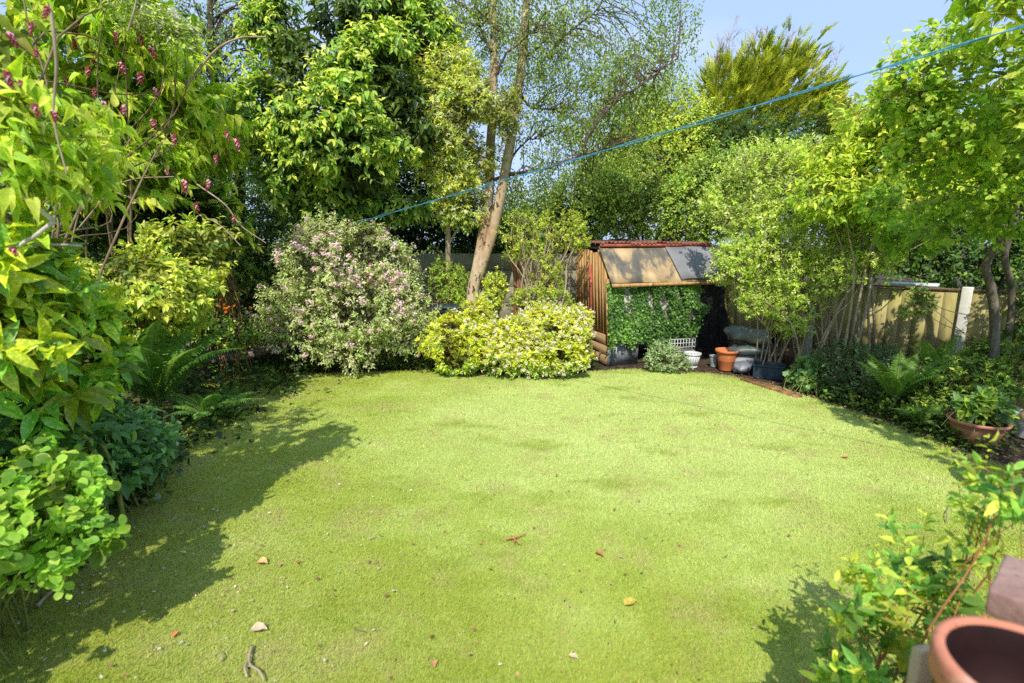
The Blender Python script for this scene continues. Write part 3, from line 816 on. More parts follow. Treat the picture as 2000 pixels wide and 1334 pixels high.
# ivy sheet on the shed front
def shed_ivy():
    r = np.random.default_rng(55)
    n = 12500
    a = r.uniform(-.05, 1.95, n); z = r.uniform(.16, 1.36, n)
    low = .30 + .15 * np.sin(a * 5.2) + .10 * np.sin(a * 11 + 1) + .05 * np.sin(a * 31) + .22 * np.clip(a - 1.1, 0, 1)
    edge = 1.70 + .13 * np.sin(z * 9) + .07 * np.sin(z * 23) + .16 * (z > 1.18)
    bulge = .05 + .06 * np.sin(a * 4 + z * 3) + .10 * np.clip(1.2 - z, 0, 1) + .10 * np.clip(lump(np.c_[a * 2, z * 2, a * 0], 15, 2.5), 0, 1)
    ok = (z > low) & (a < edge)
    for (a0, z0, ra, rz, sl) in [(.31, 1.13, .075, .19, 0), (.36, .90, .08, .06, 0), (.74, 1.08, .055, .20, -.3), (.98, 1.04, .09, .15, .0), (1.02, .86, .05, .15, -.2), (1.28, 1.10, .05, .19, -.4), (1.48, .76, .06, .20, .1), (1.58, .83, .08, .06, 0)]:
        ok &= (((a - a0 - sl * (z - z0)) / ra) ** 2 + ((z - z0) / rz) ** 2 > 1) | (r.random(n) < .04)
    ok &= lump(np.c_[a, z, a * 0], 77, 9) > -1.0
    a, z, bulge = a[ok], z[ok], bulge[ok]; n = len(a)
    b = -.012 - bulge * r.random(n) ** .7 * 1.0
    P = S0 + su * a[:, None] + sv * b[:, None] + np.c_[a * 0, a * 0, z]
    D = nrmz(-sv + r.normal(0, .35, (n, 3)) + UPV * .4)
    ax = nrmz(-UPV * .8 + r.normal(0, .5, (n, 3)) - sv * .2)
    lc = np.array([(.13, .27, .05), (.22, .42, .07), (.36, .56, .10), (.07, .16, .04)])
    wv = lump(np.c_[a * 3, z * 3, a * 0], 5, 1.6)
    pk = np.clip((wv * 1.1 + r.normal(0, .8, n) + 1.4).astype(int), 0, 3); pk = np.array([3, 0, 1, 2])[pk]
    c = lc[pk] * r.normal(1, .15, (n, 1))
    V, F, C = place(TPL['simple'], P, ax, D, r.uniform(.028, .052, n), np.full((n, 1), .95), c, c * 1.15)
    root = empty('ivy', S0 + su * .9, 'dense green ivy sheet hanging over the shed front below the felt', 'ivy')
    mesh_obj('foliage', V, F, M['gloss'], root, S0 + su * .9, colors=C)
    mb = MB()
    for k in range(26):
        a0 = r.uniform(0, 1.7); pts = [SP(a0 + .05 * math.sin(q * 2 + k) * q, -.015, .2 + 1.14 * q / 6) for q in range(7)]
        mb.tube(smooth_path(pts, 3), .0045, 5, False)
    mb.build('stems', M['stem'], root, S0 + su * .9)
shed_ivy()

# ------------------------------------------------------------------ things by the shed
M['terra'] = surf('orange_terracotta', [(.3, (.55, .16, .055)), (.8, (.70, .24, .09))], 6, rough=.75, bump=.15, spots=[(9, .64, (.66, .42, .28), .1)], bscale=60)
M['terrapink'] = surf('pinkish_terracotta', [(.3, (.40, .16, .11)), (.8, (.56, .27, .19))], 5, rough=.7, bump=.12, spots=[(5, .6, (.62, .38, .28), .15)], bscale=60)
M['soil'] = surf('pot_soil', [(.3, (.02, .014, .01)), (.8, (.07, .05, .035))], 20, rough=1, bump=.6)
M['whiteplastic'] = surf('white_plastic', [(.3, (.55, .56, .56)), (.8, (.78, .79, .78))], 5, rough=.5, bump=.05, spots=[(8, .62, (.35, .36, .33), .12)])
M['greyplastic'] = surf('grey_plastic', [(.3, (.22, .23, .24)), (.8, (.38, .40, .41))], 5, rough=.5, bump=.1)
M['tarp'] = surf('grey_green_plastic_sheet', [(.3, (.07, .09, .085)), (.6, (.15, .175, .165)), (.85, (.30, .33, .32))], 3, rough=.35, bump=.5, bscale=9, bdist=.03, spec=.6)
M['blueplastic'] = surf('dark_blue_plastic', [(.3, (.02, .035, .05)), (.8, (.05, .08, .11))], 5, rough=.5, bump=.05)

def pot(name, c, r0, r1, h, mat, label, rim=.02, lean=0, cat='pot', group=None, soil=True, lip=.045):
    root = empty(name, c, label, cat, group)
    t = .012
    prof = [(0.001, .004), (r0 * .97, 0), (r0, .006), (r0 + (r1 - r0) * .82, h - lip - .004), (r1 * .99, h - lip), (r1 + rim, h - lip + .003), (r1 + rim + .002, h - .006), (r1 + rim - .004, h),
            (r1 + rim - t, h - .002), (r1 - .002, h - lip), (r0 + (r1 - r0) * .5, h * .5), (r0 * .9, .03), (.001, .03)]
    mb = MB().lathe(prof, c, 36); o = mb.build('body', M[mat], root, c, True)
    if soil:
        mb = MB().lathe([(r1 * .97, h * .8), (r1 * .5, h * .82), (.001, h * .83)], c, 24); mb.build('compost', M['soil'], root, c, True)
    return root
c = G(1425, 727); c[1] += .16
pot('plant_pot', c, .105, .155, .33, 'terra', 'bright orange terracotta pot standing by the shed opening', soil=False)
c = G(1398, 719); c[1] += .1
pot('small_pot', c, .055, .07, .19, 'greyplastic', 'small cloudy grey pot left of the orange pot', rim=.006, lip=.02, soil=False)
# round laundry-like basket with slots
def slat_basket(c, r0, r1, h, n, mat, label, name):
    root = empty(name, c, label, 'basket')
    mb = MB()
    for k in range(n):
        a = 2 * PI * k / n; ca, sa = math.cos(a), math.sin(a); t = np.array([-sa, ca, 0]); 
        P = []
        for r_, z in ((r0, .03), (r1, h - .03)):
            wdt = .38 * 2 * PI * r_ / n
            ctr_ = c + np.array([ca * r_, sa * r_, z]); nn_ = np.array([ca, sa, 0]) * .004
            P += [ctr_ - t * wdt - nn_, ctr_ + t * wdt - nn_, ctr_ + t * wdt + nn_, ctr_ - t * wdt + nn_]
        mb.hexa(P)
    mb.build('slats', M[mat], root, c)
    mb = MB().lathe([(r1 - .004, h - .032), (r1 + .012, h - .03), (r1 + .015, h), (r1 - .006, h), (r1 - .004, h - .032)], c, 32); mb.build('rim', M[mat], root, c, True)
    mb = MB().lathe([(.001, 0), (r0 + .004, 0), (r0 + .006, .032), (r0 - .006, .032), (r0 - .008, .01), (.001, .01)], c, 32); mb.build('base', M[mat], root, c, True)
    return root
c = G(1356, 721); c[1] += .13
slat_basket(c, .085, .125, .24, 16, 'whiteplastic', 'white slatted round basket in front of the dark shed opening', 'slatted_basket')
# wire crate
c = G(1338, 716); c[1] += .42
root = empty('wire_crate', c, 'pale wire crate tilted behind the white basket', 'crate', rz=.25)
mb = MB(); wx, wy, wz = .22, .16, .21
for k in range(9):
    x = -wx + 2 * wx * k / 8
    for y in (-wy, wy): mb.tube([(x, y, .20), (x, y, .20 + wz)], .005, 5)
for k in range(6):
    y = -wy + 2 * wy * k / 5
    for x in (-wx, wx): mb.tube([(x, y, .20), (x, y, .20 + wz)], .005, 5)
    mb.tube([(-wx, y, .20), (wx, y, .20)], .004, 5)
for z in (.2, .27, .34, .2 + wz):
    for y in (-wy, wy): mb.tube([(-wx - .005, y, z), (wx + .005, y, z)], .0055, 5)
    for x in (-wx, wx): mb.tube([(x, -wy - .005, z), (x, wy + .005, z)], .0055, 5)
mb.build('wire_frame', M['whiteplastic'], root)
mb = MB(); mb.box(-wx * .8, wx * .8, -wy * .8, wy * .8, -.0, .192); o = mb.build('wooden_block', M['plankdark'], None, None); o.location = c; o.rotation_euler = (0, 0, .25); bevel(o, .01)
tag(o, 'dark wooden block under the wire crate in the shed opening', 'block')

# folded plastic compost bag with an open black end, on top of crushed bags
def pillow(name, c, sx, sy, sz, rz, seed, mat, label, cat='bag', wr=.12, group=None, tilt=0, opening=False, p=3.0):
    r = np.random.default_rng(seed); V = []; nu, nv = 30, 18
    for i_ in range(nu):
        a = 2 * PI * i_ / nu
        for j_ in range(nv + 1):
            b = -PI / 2 + PI * j_ / nv
            def sg(v, e): return math.copysign(abs(v) ** e, v)
            x = sg(math.cos(b), 2 / p) * sg(math.cos(a), 2 / p); y = sg(math.cos(b), 2 / p) * sg(math.sin(a), 2 / p); z = sg(math.sin(b), 2 / p)
            V.append((x, y, z))
    V = np.array(V); V = V * (1 + wr * lump(V, seed, 3.5)[:, None]) * np.array([sx, sy, sz])
    V[:, 2] -= V[:, 2].min()
    ct, st = math.cos(tilt), math.sin(tilt); V = np.c_[V[:, 0] * ct - V[:, 2] * st, V[:, 1], V[:, 0] * st + V[:, 2] * ct]
    ca, sa = math.cos(rz), math.sin(rz); V = np.c_[V[:, 0] * ca - V[:, 1] * sa, V[:, 0] * sa + V[:, 1] * ca, V[:, 2]]
    F = np.array([(i_ * (nv + 1) + j_, ((i_ + 1) % nu) * (nv + 1) + j_, ((i_ + 1) % nu) * (nv + 1) + j_ + 1, i_ * (nv + 1) + j_ + 1) for i_ in range(nu) for j_ in range(nv)])
    o = mesh_obj(name, V, F, M[mat], smooth=True); o.location = c
    return tag(o, label, cat, group)
pc = G(1470, 728); pc[1] += .28
pillow('plastic_bag', pc, .26, .20, .13, .1, 3, 'greyplastic', 'grey crumpled plastic sack under the folded grey green sheet', group='sacks piled beside the shed')
pillow('plastic_bag', pc + np.array([.02, -.05, .25]), .30, .22, .07, -.1, 9, 'tarp', 'dark grey sack lying on the crumpled grey one', group='sacks piled beside the shed', wr=.16)
pillow('plastic_bag', G(1461, 733) + np.array([0, .14, 0]), .17, .12, .085, .5, 21, 'galv', 'small shiny crumpled bag on the ground right of the orange pot', wr=.2, group='sacks piled beside the shed')
# open tube-like roll of sheet
root = empty('rolled_sheet', pc + np.array([.05, 0, .40]), 'rolled grey green plastic sheet with dark open end, on top of the sacks', 'plastic roll', rz=-.85)
V = []; nu, nv = 28, 10
for j_ in range(nv + 1):
    for i_ in range(nu):
        a = 2 * PI * i_ / nu; ry, rz_ = .17 + .02 * math.sin(j_), .12
        x = -.36 + .72 * j_ / nv + .03 * math.sin(a * 2)
        sag = .02 * math.sin(j_ * 1.3 + a * 3) + (.05 if j_ < 2 else 0) * math.cos(a)
        V.append((x, (ry + sag) * math.cos(a), rz_ + .02 + (rz_ + sag * .6) * math.sin(a)))
F = [(j_ * nu + i_, j_ * nu + (i_ + 1) % nu, (j_ + 1) * nu + (i_ + 1) % nu, (j_ + 1) * nu + i_) for j_ in range(nv) for i_ in range(nu)]
o = mesh_obj('outer_sheet', V, np.array(F), M['tarp'], root, smooth=True)
V2 = np.array(V) * np.array([.985, .95, .95]) + np.array([0, 0, .005])
mesh_obj('inner_lining', V2, np.array(F), M['blacksheet'], root, smooth=True)
# dark blue crate
c = G(1503, 742) + np.array([.05, .16, 0])
root = empty('crate', c, 'dark blue plastic crate at the foot of the fence beside the shed', 'crate', rz=-.5)
mb = MB()
mb.box(-.2, .2, -.13, -.118, 0, .2); mb.box(-.2, .2, .118, .13, 0, .2); mb.box(-.2, -.188, -.118, .118, 0, .2); mb.box(.188, .2, -.118, .118, 0, .2); mb.box(-.188, .188, -.118, .118, .005, .015)
bevel(mb.build('box', M['blueplastic'], root), .004)
mb = MB(); mb.box(-.215, .215, -.145, -.131, .175, .205); mb.box(-.215, .215, .131, .145, .175, .205); mb.box(-.215, -.201, -.131, .131, .175, .205); mb.box(.201, .215, -.131, .131, .175, .205)
bevel(mb.build('rim', M['blueplastic'], root), .004)
# old plank along the bed rim right of the pots
mb = MB(); a = G(1442, 744); b_ = G(1552, 780); d_ = b_ - a; l_ = np.linalg.norm(d_); d_ /= l_
mb.obox(a, d_, np.array([-d_[1], d_[0], 0]), 0, l_, .03, .13, .0, .045, .004); o = mb.build('edging_plank', M['redbark'], None, a); o.location = a
tag(o, 'reddish rotten plank edging the bed below the fence', 'plank')

# ------------------------------------------------------------------ bowl planter
c = G(1938, 884); c[1] += .20
root = empty('bowl_planter', c, 'pinkish terracotta bowl planter with leafy plant on the right edge of the lawn', 'planter')
prof = [(.001, .004), (.12, 0), (.125, .02), (.19, .10), (.235, .19), (.25, .235), (.268, .24), (.272, .262), (.262, .272), (.245, .262), (.235, .22), (.19, .13), (.001, .12)]
prof2 = []
for r_, z in prof: prof2.append((r_ * .92, z))
MB().lathe(prof2, c, 48).build('bowl', M['terrapink'], root, c, True)
MB().lathe([(.226, .205), (.12, .225), (.001, .23)], c, 24).build('compost', M['soil'], root, c, True)

# ------------------------------------------------------------------ unseen table right of the view, added to throw a round shadow on the lawn
M['shadowtablewood'] = surf('shadow_table_timber', [(.3, (.20, .12, .06)), (.8, (.36, .24, .13))], 5, (1, 8, 1), .7, .2)

# ------------------------------------------------------------------ pier, pot and brick near the camera at the lower right
M['pier'] = surf('pier_render', [(.3, (.42, .34, .24)), (.8, (.60, .50, .38))], 6, rough=.9, bump=.3)
M['brick'] = surf('mauve_brick', [(.3, (.26, .15, .13)), (.6, (.38, .24, .20)), (.85, (.48, .33, .28))], 9, rough=.9, bump=.5, bscale=50, spots=[(20, .64, (.16, .10, .09), .06)])
pier = empty('brick_pier', (1.0, .72, 0), 'low rendered pier carrying the near terracotta pot', 'wall')
mb = MB(); mb.box(-.35, .02, -.25, .18, 0, 1.03); mb.box(.022, .6, -.25, .21, 0, 1.20); bevel(mb.build('pier_body', M['pier'], pier), .01)
mb = MB()
P = [(1.035, 1.02, 1.273), (1.30, .80, 1.273), (1.48, .98, 1.273), (1.15, 1.13, 1.273)]
P = [(1.03, .985, 1.215), (1.25, .72, 1.215), (1.42, .86, 1.215), (1.19, 1.115, 1.215)]
P8 = [np.array(p) for p in P] + [np.array(p) + np.array([0, 0, .062]) for p in P]
mb.hexa(P8); o = mb.build('brick', M['brick'], None, (1.15, .95, 1.215)); o.location = (1.15, .95, 1.2015); bevel(o, .006, 2)
tag(o, 'mauve brick lying at an angle above the near pot, lower right corner', 'brick')
# ------------------------------------------------------------------ near pot, stake, added shadow table
def near_pot():
    c = np.array([.905, .755, 1.035])
    root = empty('plant_pot', c, 'large terracotta pot close to the camera at the lower right, seen from above', 'pot')
    prof = [(.001, .004), (.085, 0), (.09, .006), (.118, .17), (.121, .172), (.137, .175), (.142, .182), (.144, .228), (.140, .236), (.130, .240), (.124, .236), (.1225, .230)]
    MB().lathe(prof, c, 64).build('body', M['terranear'], root, c, True)
    MB().lathe([(.1223, .229), (.120, .222), (.116, .18), (.10, .06), (.001, .05)], c, 64).build('inner_wall', M['terrashade'], root, c, True)
    MB().lathe([(.106, .105), (.06, .10), (.001, .108)], c, 24).build('compost', M['soil'], root, c, True)
M['terranear'] = surf('salmon_terracotta', [(.3, (.50, .17, .10)), (.8, (.66, .28, .18))], 7, rough=.6, bump=.12, spots=[(6, .56, (.72, .46, .34), .12), (18, .62, (.34, .12, .08), .06), (3, .62, (.30, .24, .14), .1)], bscale=40)
M['terrashade'] = surf('shaded_pot_inside', [(.3, (.012, .003, .003)), (.8, (.035, .009, .008))], 7, rough=.7, bump=.12)  # near black: the shade inside the pot is put into the colour
M['wood'] = surf('pale_stake_wood', [(.3, (.44, .32, .19)), (.8, (.66, .52, .34))], 8, (6, 6, .5), .8, .3)
near_pot()
mb = MB(); mb.hexa([(-.017, -.017, 0), (.017, -.017, 0), (.017, .017, 0), (-.017, .017, 0), (-.02, -.014, 1.10), (.014, -.02, 1.115), (.014, .014, 1.10), (-.02, .014, 1.09)])
o = mb.build('wooden_stake', M['wood']); o.location = (.935, 1.005, 0); bevel(o, .004); tag(o, 'pale wooden stake standing just left of the near terracotta pot', 'stake')

tb = empty('shadow_table', (4.26, 3.25, 0), 'unseen round timber table added outside the right edge to cast a round shadow', 'table')
MB().lathe([(.001, .70), (.60, .70), (.615, .71), (.615, .735), (.60, .745), (.001, .745)], (4.26, 3.25, 0), 48).build('shadow_tabletop', M['shadowtablewood'], tb, (4.26, 3.25, 0))
for k in range(4):
    a = PI / 4 + k * PI / 2
    mb = MB(); mb.tube([(4.26 + .42 * math.cos(a), 3.25 + .42 * math.sin(a), 0), (4.26 + .3 * math.cos(a), 3.25 + .3 * math.sin(a), .70)], .022, 8); mb.build('shadow_table_leg', M['shadowtablewood'], tb, (4.26, 3.25, 0))

# ------------------------------------------------------------------ washing line
M['line'] = surf('blue_line', [(.3, (.03, .18, .34)), (.8, (.12, .42, .58))], 30, rough=.45, bump=.1)
A = W(690, 437, 7.95); B = W(2000, 41, 2.75); Cc = A + (B - A) * 1.62
root = empty('washing_line', A, 'blue twisted double washing line rising from the pink flowered shrub to the upper right corner', 'line')
for s_ in (0, 1):
    pts = []; n = 420
    for k in range(n):
        f = k / (n - 1); p = A * (1 - f) + Cc * f; p = p - UPV * .05 * 4 * f * (1 - f) * .5
        th = f * 62 + s_ * PI; rr = .0075 + .004 * math.sin(f * 31)
        pts.append(p + np.array([math.cos(th) * rr * .4, 0, math.sin(th) * rr]))
    MB().tube(pts, .0038, 5).build('strand', M['line'], root, A, True)
M['steel'] = surf('grey_steel', [(.3, (.25, .27, .30)), (.8, (.45, .48, .52))], 6, rough=.45, bump=.05, metallic=.4)
pb = np.array([A[0] - .06, A[1], 0]); root = empty('line_post', pb, 'slim grey post with hook inside the pink flowered shrub, holding the washing line', 'post')
MB().tube([pb, pb + UPV * (A[2] + .02)], .018, 10).build('pole', M['steel'], root, pb, True)
MB().tube(smooth_path([pb + UPV * (A[2] - .12), pb + np.array([.02, 0, A[2] - .05]), A, pb + np.array([.0, 0, A[2] + .05])], 4), .010, 8).build('hook', M['steel'], root, pb, True)
pb = np.array([Cc[0], Cc[1], 0]); MBx = MB().tube([(0, 0, 0), (0, 0, Cc[2] + .05)], .03, 10); o = MBx.build('line_pole', M['steel'], None, None, True); o.location = pb
tag(o, 'tall grey pole behind the camera that holds the near end of the washing line', 'pole')

# ------------------------------------------------------------------ colours
LIME = ((.45, .52, .06), (.52, .58, .10)); YG = ((.54, .55, .07), (.60, .60, .11)); MID = ((.18, .29, .04), (.22, .33, .05)); DEEP = ((.085, .18, .035), (.105, .21, .04))
DARK = ((.035, .08, .022), (.045, .10, .028)); FRESH = ((.29, .40, .05), (.35, .46, .07)); CREAM = ((.36, .44, .15), (.66, .68, .40)); BLUEG = ((.10, .20, .07), (.14, .25, .10))
def P_(*a): return [(x[0], x[1], w_) for x, w_ in a]

# ================================================================== distance
def hedge_block(name, label, cat, base, blobs, n, seed, pal, size, mat='leaf', gap=-.9, per=8, twig=.3, tips=None, group=None, f=1.6, kind='simple', droop=.25, wid=.55, hcol=None, stems=10, parts=('foliage', 'stems'), stem_r=.03, inner=.3, back=.25, **k):
    return bush(name, label, cat, base, blobs, n, seed, dict(per=per, twig=twig, size=size, wid=wid, kind=kind, droop=droop, pal=pal, tips=tips, hcol=hcol, **k), mat, stems=stems,
                stem_r=stem_r, stem_mat='bark', crownp=dict(gap=gap, f=f, inner=inner, back=back), group=group, twigs=.004, parts=parts)

# tall trees standing behind, closing off the view
hedge_block('distant_tree', 'dark broadleaf tree filling the far left behind the pink berried shrub', 'tree', W(200, 600, 9.5) * [1, 1, 0], [blob(150, 250, 9.5, 260, 230, 1.0), blob(60, 480, 9, 300, 160, 1.0), blob(330, 470, 9.2, 130, 120, .7)], 2300, 101,
            P_((DEEP, 3), (DARK, 2), (MID, 1)), .10, parts=('crown', 'trunk'))
hedge_block('yew_tree', 'dark dense yew left of the big laurel, behind the fence', 'tree', W(450, 600, 9.0) * [1, 1, 0], [blob(430, 400, 8.9, 100, 150, .6), blob(370, 300, 9.2, 80, 110, .6), blob(500, 500, 8.9, 90, 120, .5), blob(470, 250, 9.3, 80, 80, .5)], 2600, 102,
            P_((DARK, 2), (DEEP, 3), (MID, 1.3)), .05, per=10, twig=.25, parts=('crown', 'trunk'), tips=(MID[0], FRESH[0], .5))
hedge_block('yew_hedge', 'almost black evergreen mass behind the panel fence left of the birch', 'hedge', np.array([-1.5, 10.6, 0]), [blob(700, 420, 10.4, 150, 110, .7), blob(850, 430, 10.4, 120, 110, .7), blob(800, 320, 10.6, 180, 90, .6), blob(600, 430, 10.3, 120, 130, .7)], 2700, 103,
            P_((DARK, 4), (((.012, .03, .01), (.018, .04, .012)), 3)), .075, per=9, gap=-1.3, inner=.45)
hedge_block('distant_trees', 'dark hazel hedge behind the golden twiggy shrub', 'hedge', np.array([.8, 11.2, 0]), [blob(1010, 470, 10.5, 110, 70, .5), blob(1100, 450, 10.6, 110, 80, .5), blob(960, 480, 10.4, 70, 70, .4)], 1500, 104,
            P_((DEEP, 3), (MID, 2), (DARK, 1)), .07, tips=(FRESH[0], FRESH[1], .4))
hedge_block('ivy_hedge', 'glossy mid green ivy and holly hedge rising directly behind the shed roof', 'hedge', np.array([2.6, 10.4, 0]), [blob(1150, 400, 10.2, 80, 70, .5), blob(1250, 400, 10.1, 100, 75, .5), blob(1350, 410, 10.1, 90, 80, .5), blob(1420, 370, 10.3, 80, 90, .5), blob(1100, 430, 10.3, 50, 50, .4)], 3300, 105,
            P_((MID, 3), (DEEP, 1), (FRESH, 2.5)), .055, mat='gloss', per=9, twig=.2, tips=(FRESH[0], FRESH[1], .5), f=3)
hedge_block('beech_tree', 'fresh green small leaved tree between the birch crown and the golden conifer', 'tree', np.array([3.4, 12.6, 0]), [blob(1270, 330, 12, 110, 80, .8), blob(1330, 290, 12.2, 75, 80, .8), blob(1290, 240, 12.5, 80, 65, .7), blob(1200, 360, 12, 80, 60, .6)], 3600, 106,
            P_((FRESH, 3), (MID, 1.5), (LIME, 2.3)), .065, per=9, tips=(LIME[0], YG[1], .6), f=2.4, parts=('crown', 'trunk'))
hedge_block('dark_cypress', 'dark green cypress mass beneath the golden conifer', 'tree', np.array([5.6, 11.8, 0]), [blob(1400, 300, 11.9, 70, 60, .5), blob(1480, 330, 11.8, 110, 100, .6), blob(1600, 330, 11.6, 110, 110, .6)], 1900, 107,
            P_((DARK, 2), (DEEP, 2)), .07, parts=('crown', 'trunk'))
hedge_block('distant_tree', 'deep green tree mass behind the apple tree at the right', 'tree', np.array([8.5, 9.0, 0]), [blob(1850, 380, 9.2, 170, 130, .8), blob(1980, 300, 9.0, 120, 200, .8), blob(1730, 440, 9.3, 110, 90, .7), blob(2150, 300, 9, 200, 260, .9), blob(1900, 500, 9.0, 140, 70, .7)], 2300, 108,
            P_((DARK, 2), (DEEP, 4), (MID, 1)), .09, parts=('crown', 'trunk'))
# long far hedgerow to the horizon so that no gap opens when looked at from the side
fh = [wblob(x, 19 + 1.5 * math.sin(x), 1.6 + .4 * math.sin(x * 1.7), 2.2, 1.2, 2.3) for x in range(-24, 26, 3)]
o_, _, _, _ = hedge_block('far_hedgerow', 'far dark hedgerow beyond the neighbouring gardens', 'hedge', (0, 19, 0), fh, 5200, 109, P_((DEEP, 3), (MID, 2), (DARK, 1)), .17, per=6, twig=.5, stems=20)
# left boundary hedge
lh = [wblob(-6.3 + .3 * math.sin(y), y, 1.2, 1.0, 1.1, 1.5) for y in np.arange(-1.5, 10, 1.3)]
hedge_block('side_hedge', 'dark privet hedge along the left boundary, behind the tall border shrubs', 'hedge', (-6.3, 4, 0), lh, 2600, 110, P_((DEEP, 3), (DARK, 2), (MID, 1)), .075, per=8)

# gold conifer: feathery upswept sprays
def sprays(name, P, D, Lr, seed, pal, mat, parent, base, n_side=9, width=.42, thick=.045, flat=.6, droopt=0.0):
    """flattened fern-like sprays of a cypress"""
    r = np.random.default_rng(seed); n = len(P); rp = np.repeat(np.arange(n), n_side * 2 + 1)
    k = np.tile(np.arange(n_side * 2 + 1), n); m = len(rp)
    ax0 = nrmz(D); nr0 = nrmz(UPV + r.normal(0, flat, (n, 3))); nr0 = nrmz(nr0 - ax0 * np.sum(nr0 * ax0, 1, keepdims=True)); x0 = np.cross(ax0, nr0)
    f = (k // 2) / n_side; sd_ = np.where(k % 2 == 0, 1.0, -1.0)
    main = k == n_side * 2
    pos = P[rp] + ax0[rp] * (Lr[rp] * f * .9)[:, None]
    ax = nrmz(ax0[rp] * .8 + x0[rp] * (sd_ * .85)[:, None] + r.normal(0, .09, (m, 3)) - UPV * droopt)
    ax[main] = ax0[rp][main]; pos[main] = P[rp][main]
    sz = Lr[rp] * width * (1 - .72 * f) * r.uniform(.75, 1.2, m); sz[main] = Lr[rp][main]
    wid = np.where(main, thick * 1.0, thick / width * 1.3)
    ci = r.integers(0, len(pal), n); c = np.array(pal)[ci][rp] * r.normal(1, .12, (n, 1))[rp] * r.normal(1, .1, (m, 1)) * (.8 + .4 * f[:, None])
    V, F, C = place(TPL['simple'], pos, ax, nr0[rp], sz, wid[:, None], c, c)
    return mesh_obj(name, V, F, M[mat], parent, base, colors=C)

base = W(1500, 600, 13) * [1, 1, 0]
root = empty('golden_conifer', base, 'tall golden green cypress with feathery upswept tips against the sky', 'tree')
bl = [blob(1440, 260, 13, 75, 120, .8), blob(1510, 240, 13, 80, 110, .8), blob(1570, 270, 12.9, 65, 80, .7), blob(1400, 300, 12.9, 60, 80, .7), blob(1460, 340, 12.8, 120, 80, .8), blob(1410, 190, 13.1, 34, 60, .4), blob(1590, 330, 12.7, 75, 80, .8), blob(1480, 150, 13.1, 32, 55, .35), blob(1550, 190, 13.1, 34, 60, .35), blob(1350, 330, 12.8, 60, 60, .5), blob(1605, 215, 13, 30, 50, .3)]
P, D, I = crown(bl, 5200, 121, gap=-.35, f=1.5, shell=(.7, 1.12), inner=.1)
r_ = np.random.default_rng(5)
D = nrmz(D * .9 + np.array([.35, -.2, .75]) + r_.normal(0, .32, P.shape))
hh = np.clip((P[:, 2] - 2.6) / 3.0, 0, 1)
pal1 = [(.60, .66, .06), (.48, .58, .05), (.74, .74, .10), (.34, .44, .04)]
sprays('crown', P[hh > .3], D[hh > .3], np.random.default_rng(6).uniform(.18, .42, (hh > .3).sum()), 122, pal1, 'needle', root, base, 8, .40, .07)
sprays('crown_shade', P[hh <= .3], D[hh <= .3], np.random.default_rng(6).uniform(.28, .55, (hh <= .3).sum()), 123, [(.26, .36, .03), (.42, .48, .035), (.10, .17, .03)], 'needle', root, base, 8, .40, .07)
# bare pinkish tips
mb = MB(); rr = np.random.default_rng(9)
for (px, py, l) in [(1425, 60, 1.0), (1440, 30, 1.1), (1410, 75, .8), (1455, 80, .8), (1540, 70, .7), (1550, 60, .6), (1620, 120, .7), (1640, 100, .6), (1600, 100, .5), (1400, 110, .5), (1480, 60, .5), (1560, 90, .5), (1500, 55, .5)]:
    t_ = W(px, py, 13); s0 = t_ + np.array([-.12, 0, -l])
    mb.tube(smooth_path([s0, (s0 + t_) / 2 + rr.normal(0, .03, 3), t_], 3), [.014, .012, .010, .009, .008, .006, .005][:7], 4, False)
    for q in range(16):
        f = rr.uniform(.2, 1); p = s0 + (t_ - s0) * f; e = p + np.array([rr.normal(0, .12), rr.normal(0, .1), rr.uniform(.05, .22)])
        mb.tube([p, (p + e) / 2 + rr.normal(0, .01, 3), e], [.006, .005, .003], 3, False)
M['pinktwig'] = surf('pinkish_bare_twig', [(.3, (.34, .22, .18)), (.8, (.60, .46, .42))], 10, rough=.8, bump=0)
mb.build('bare_tips', M['pinktwig'], root, base)
MB().tube([base, base + [0, 0, 2], W(1490, 200, 13)], [.22, .16, .05], 10).build('trunk', M['bark'], root, base, True)

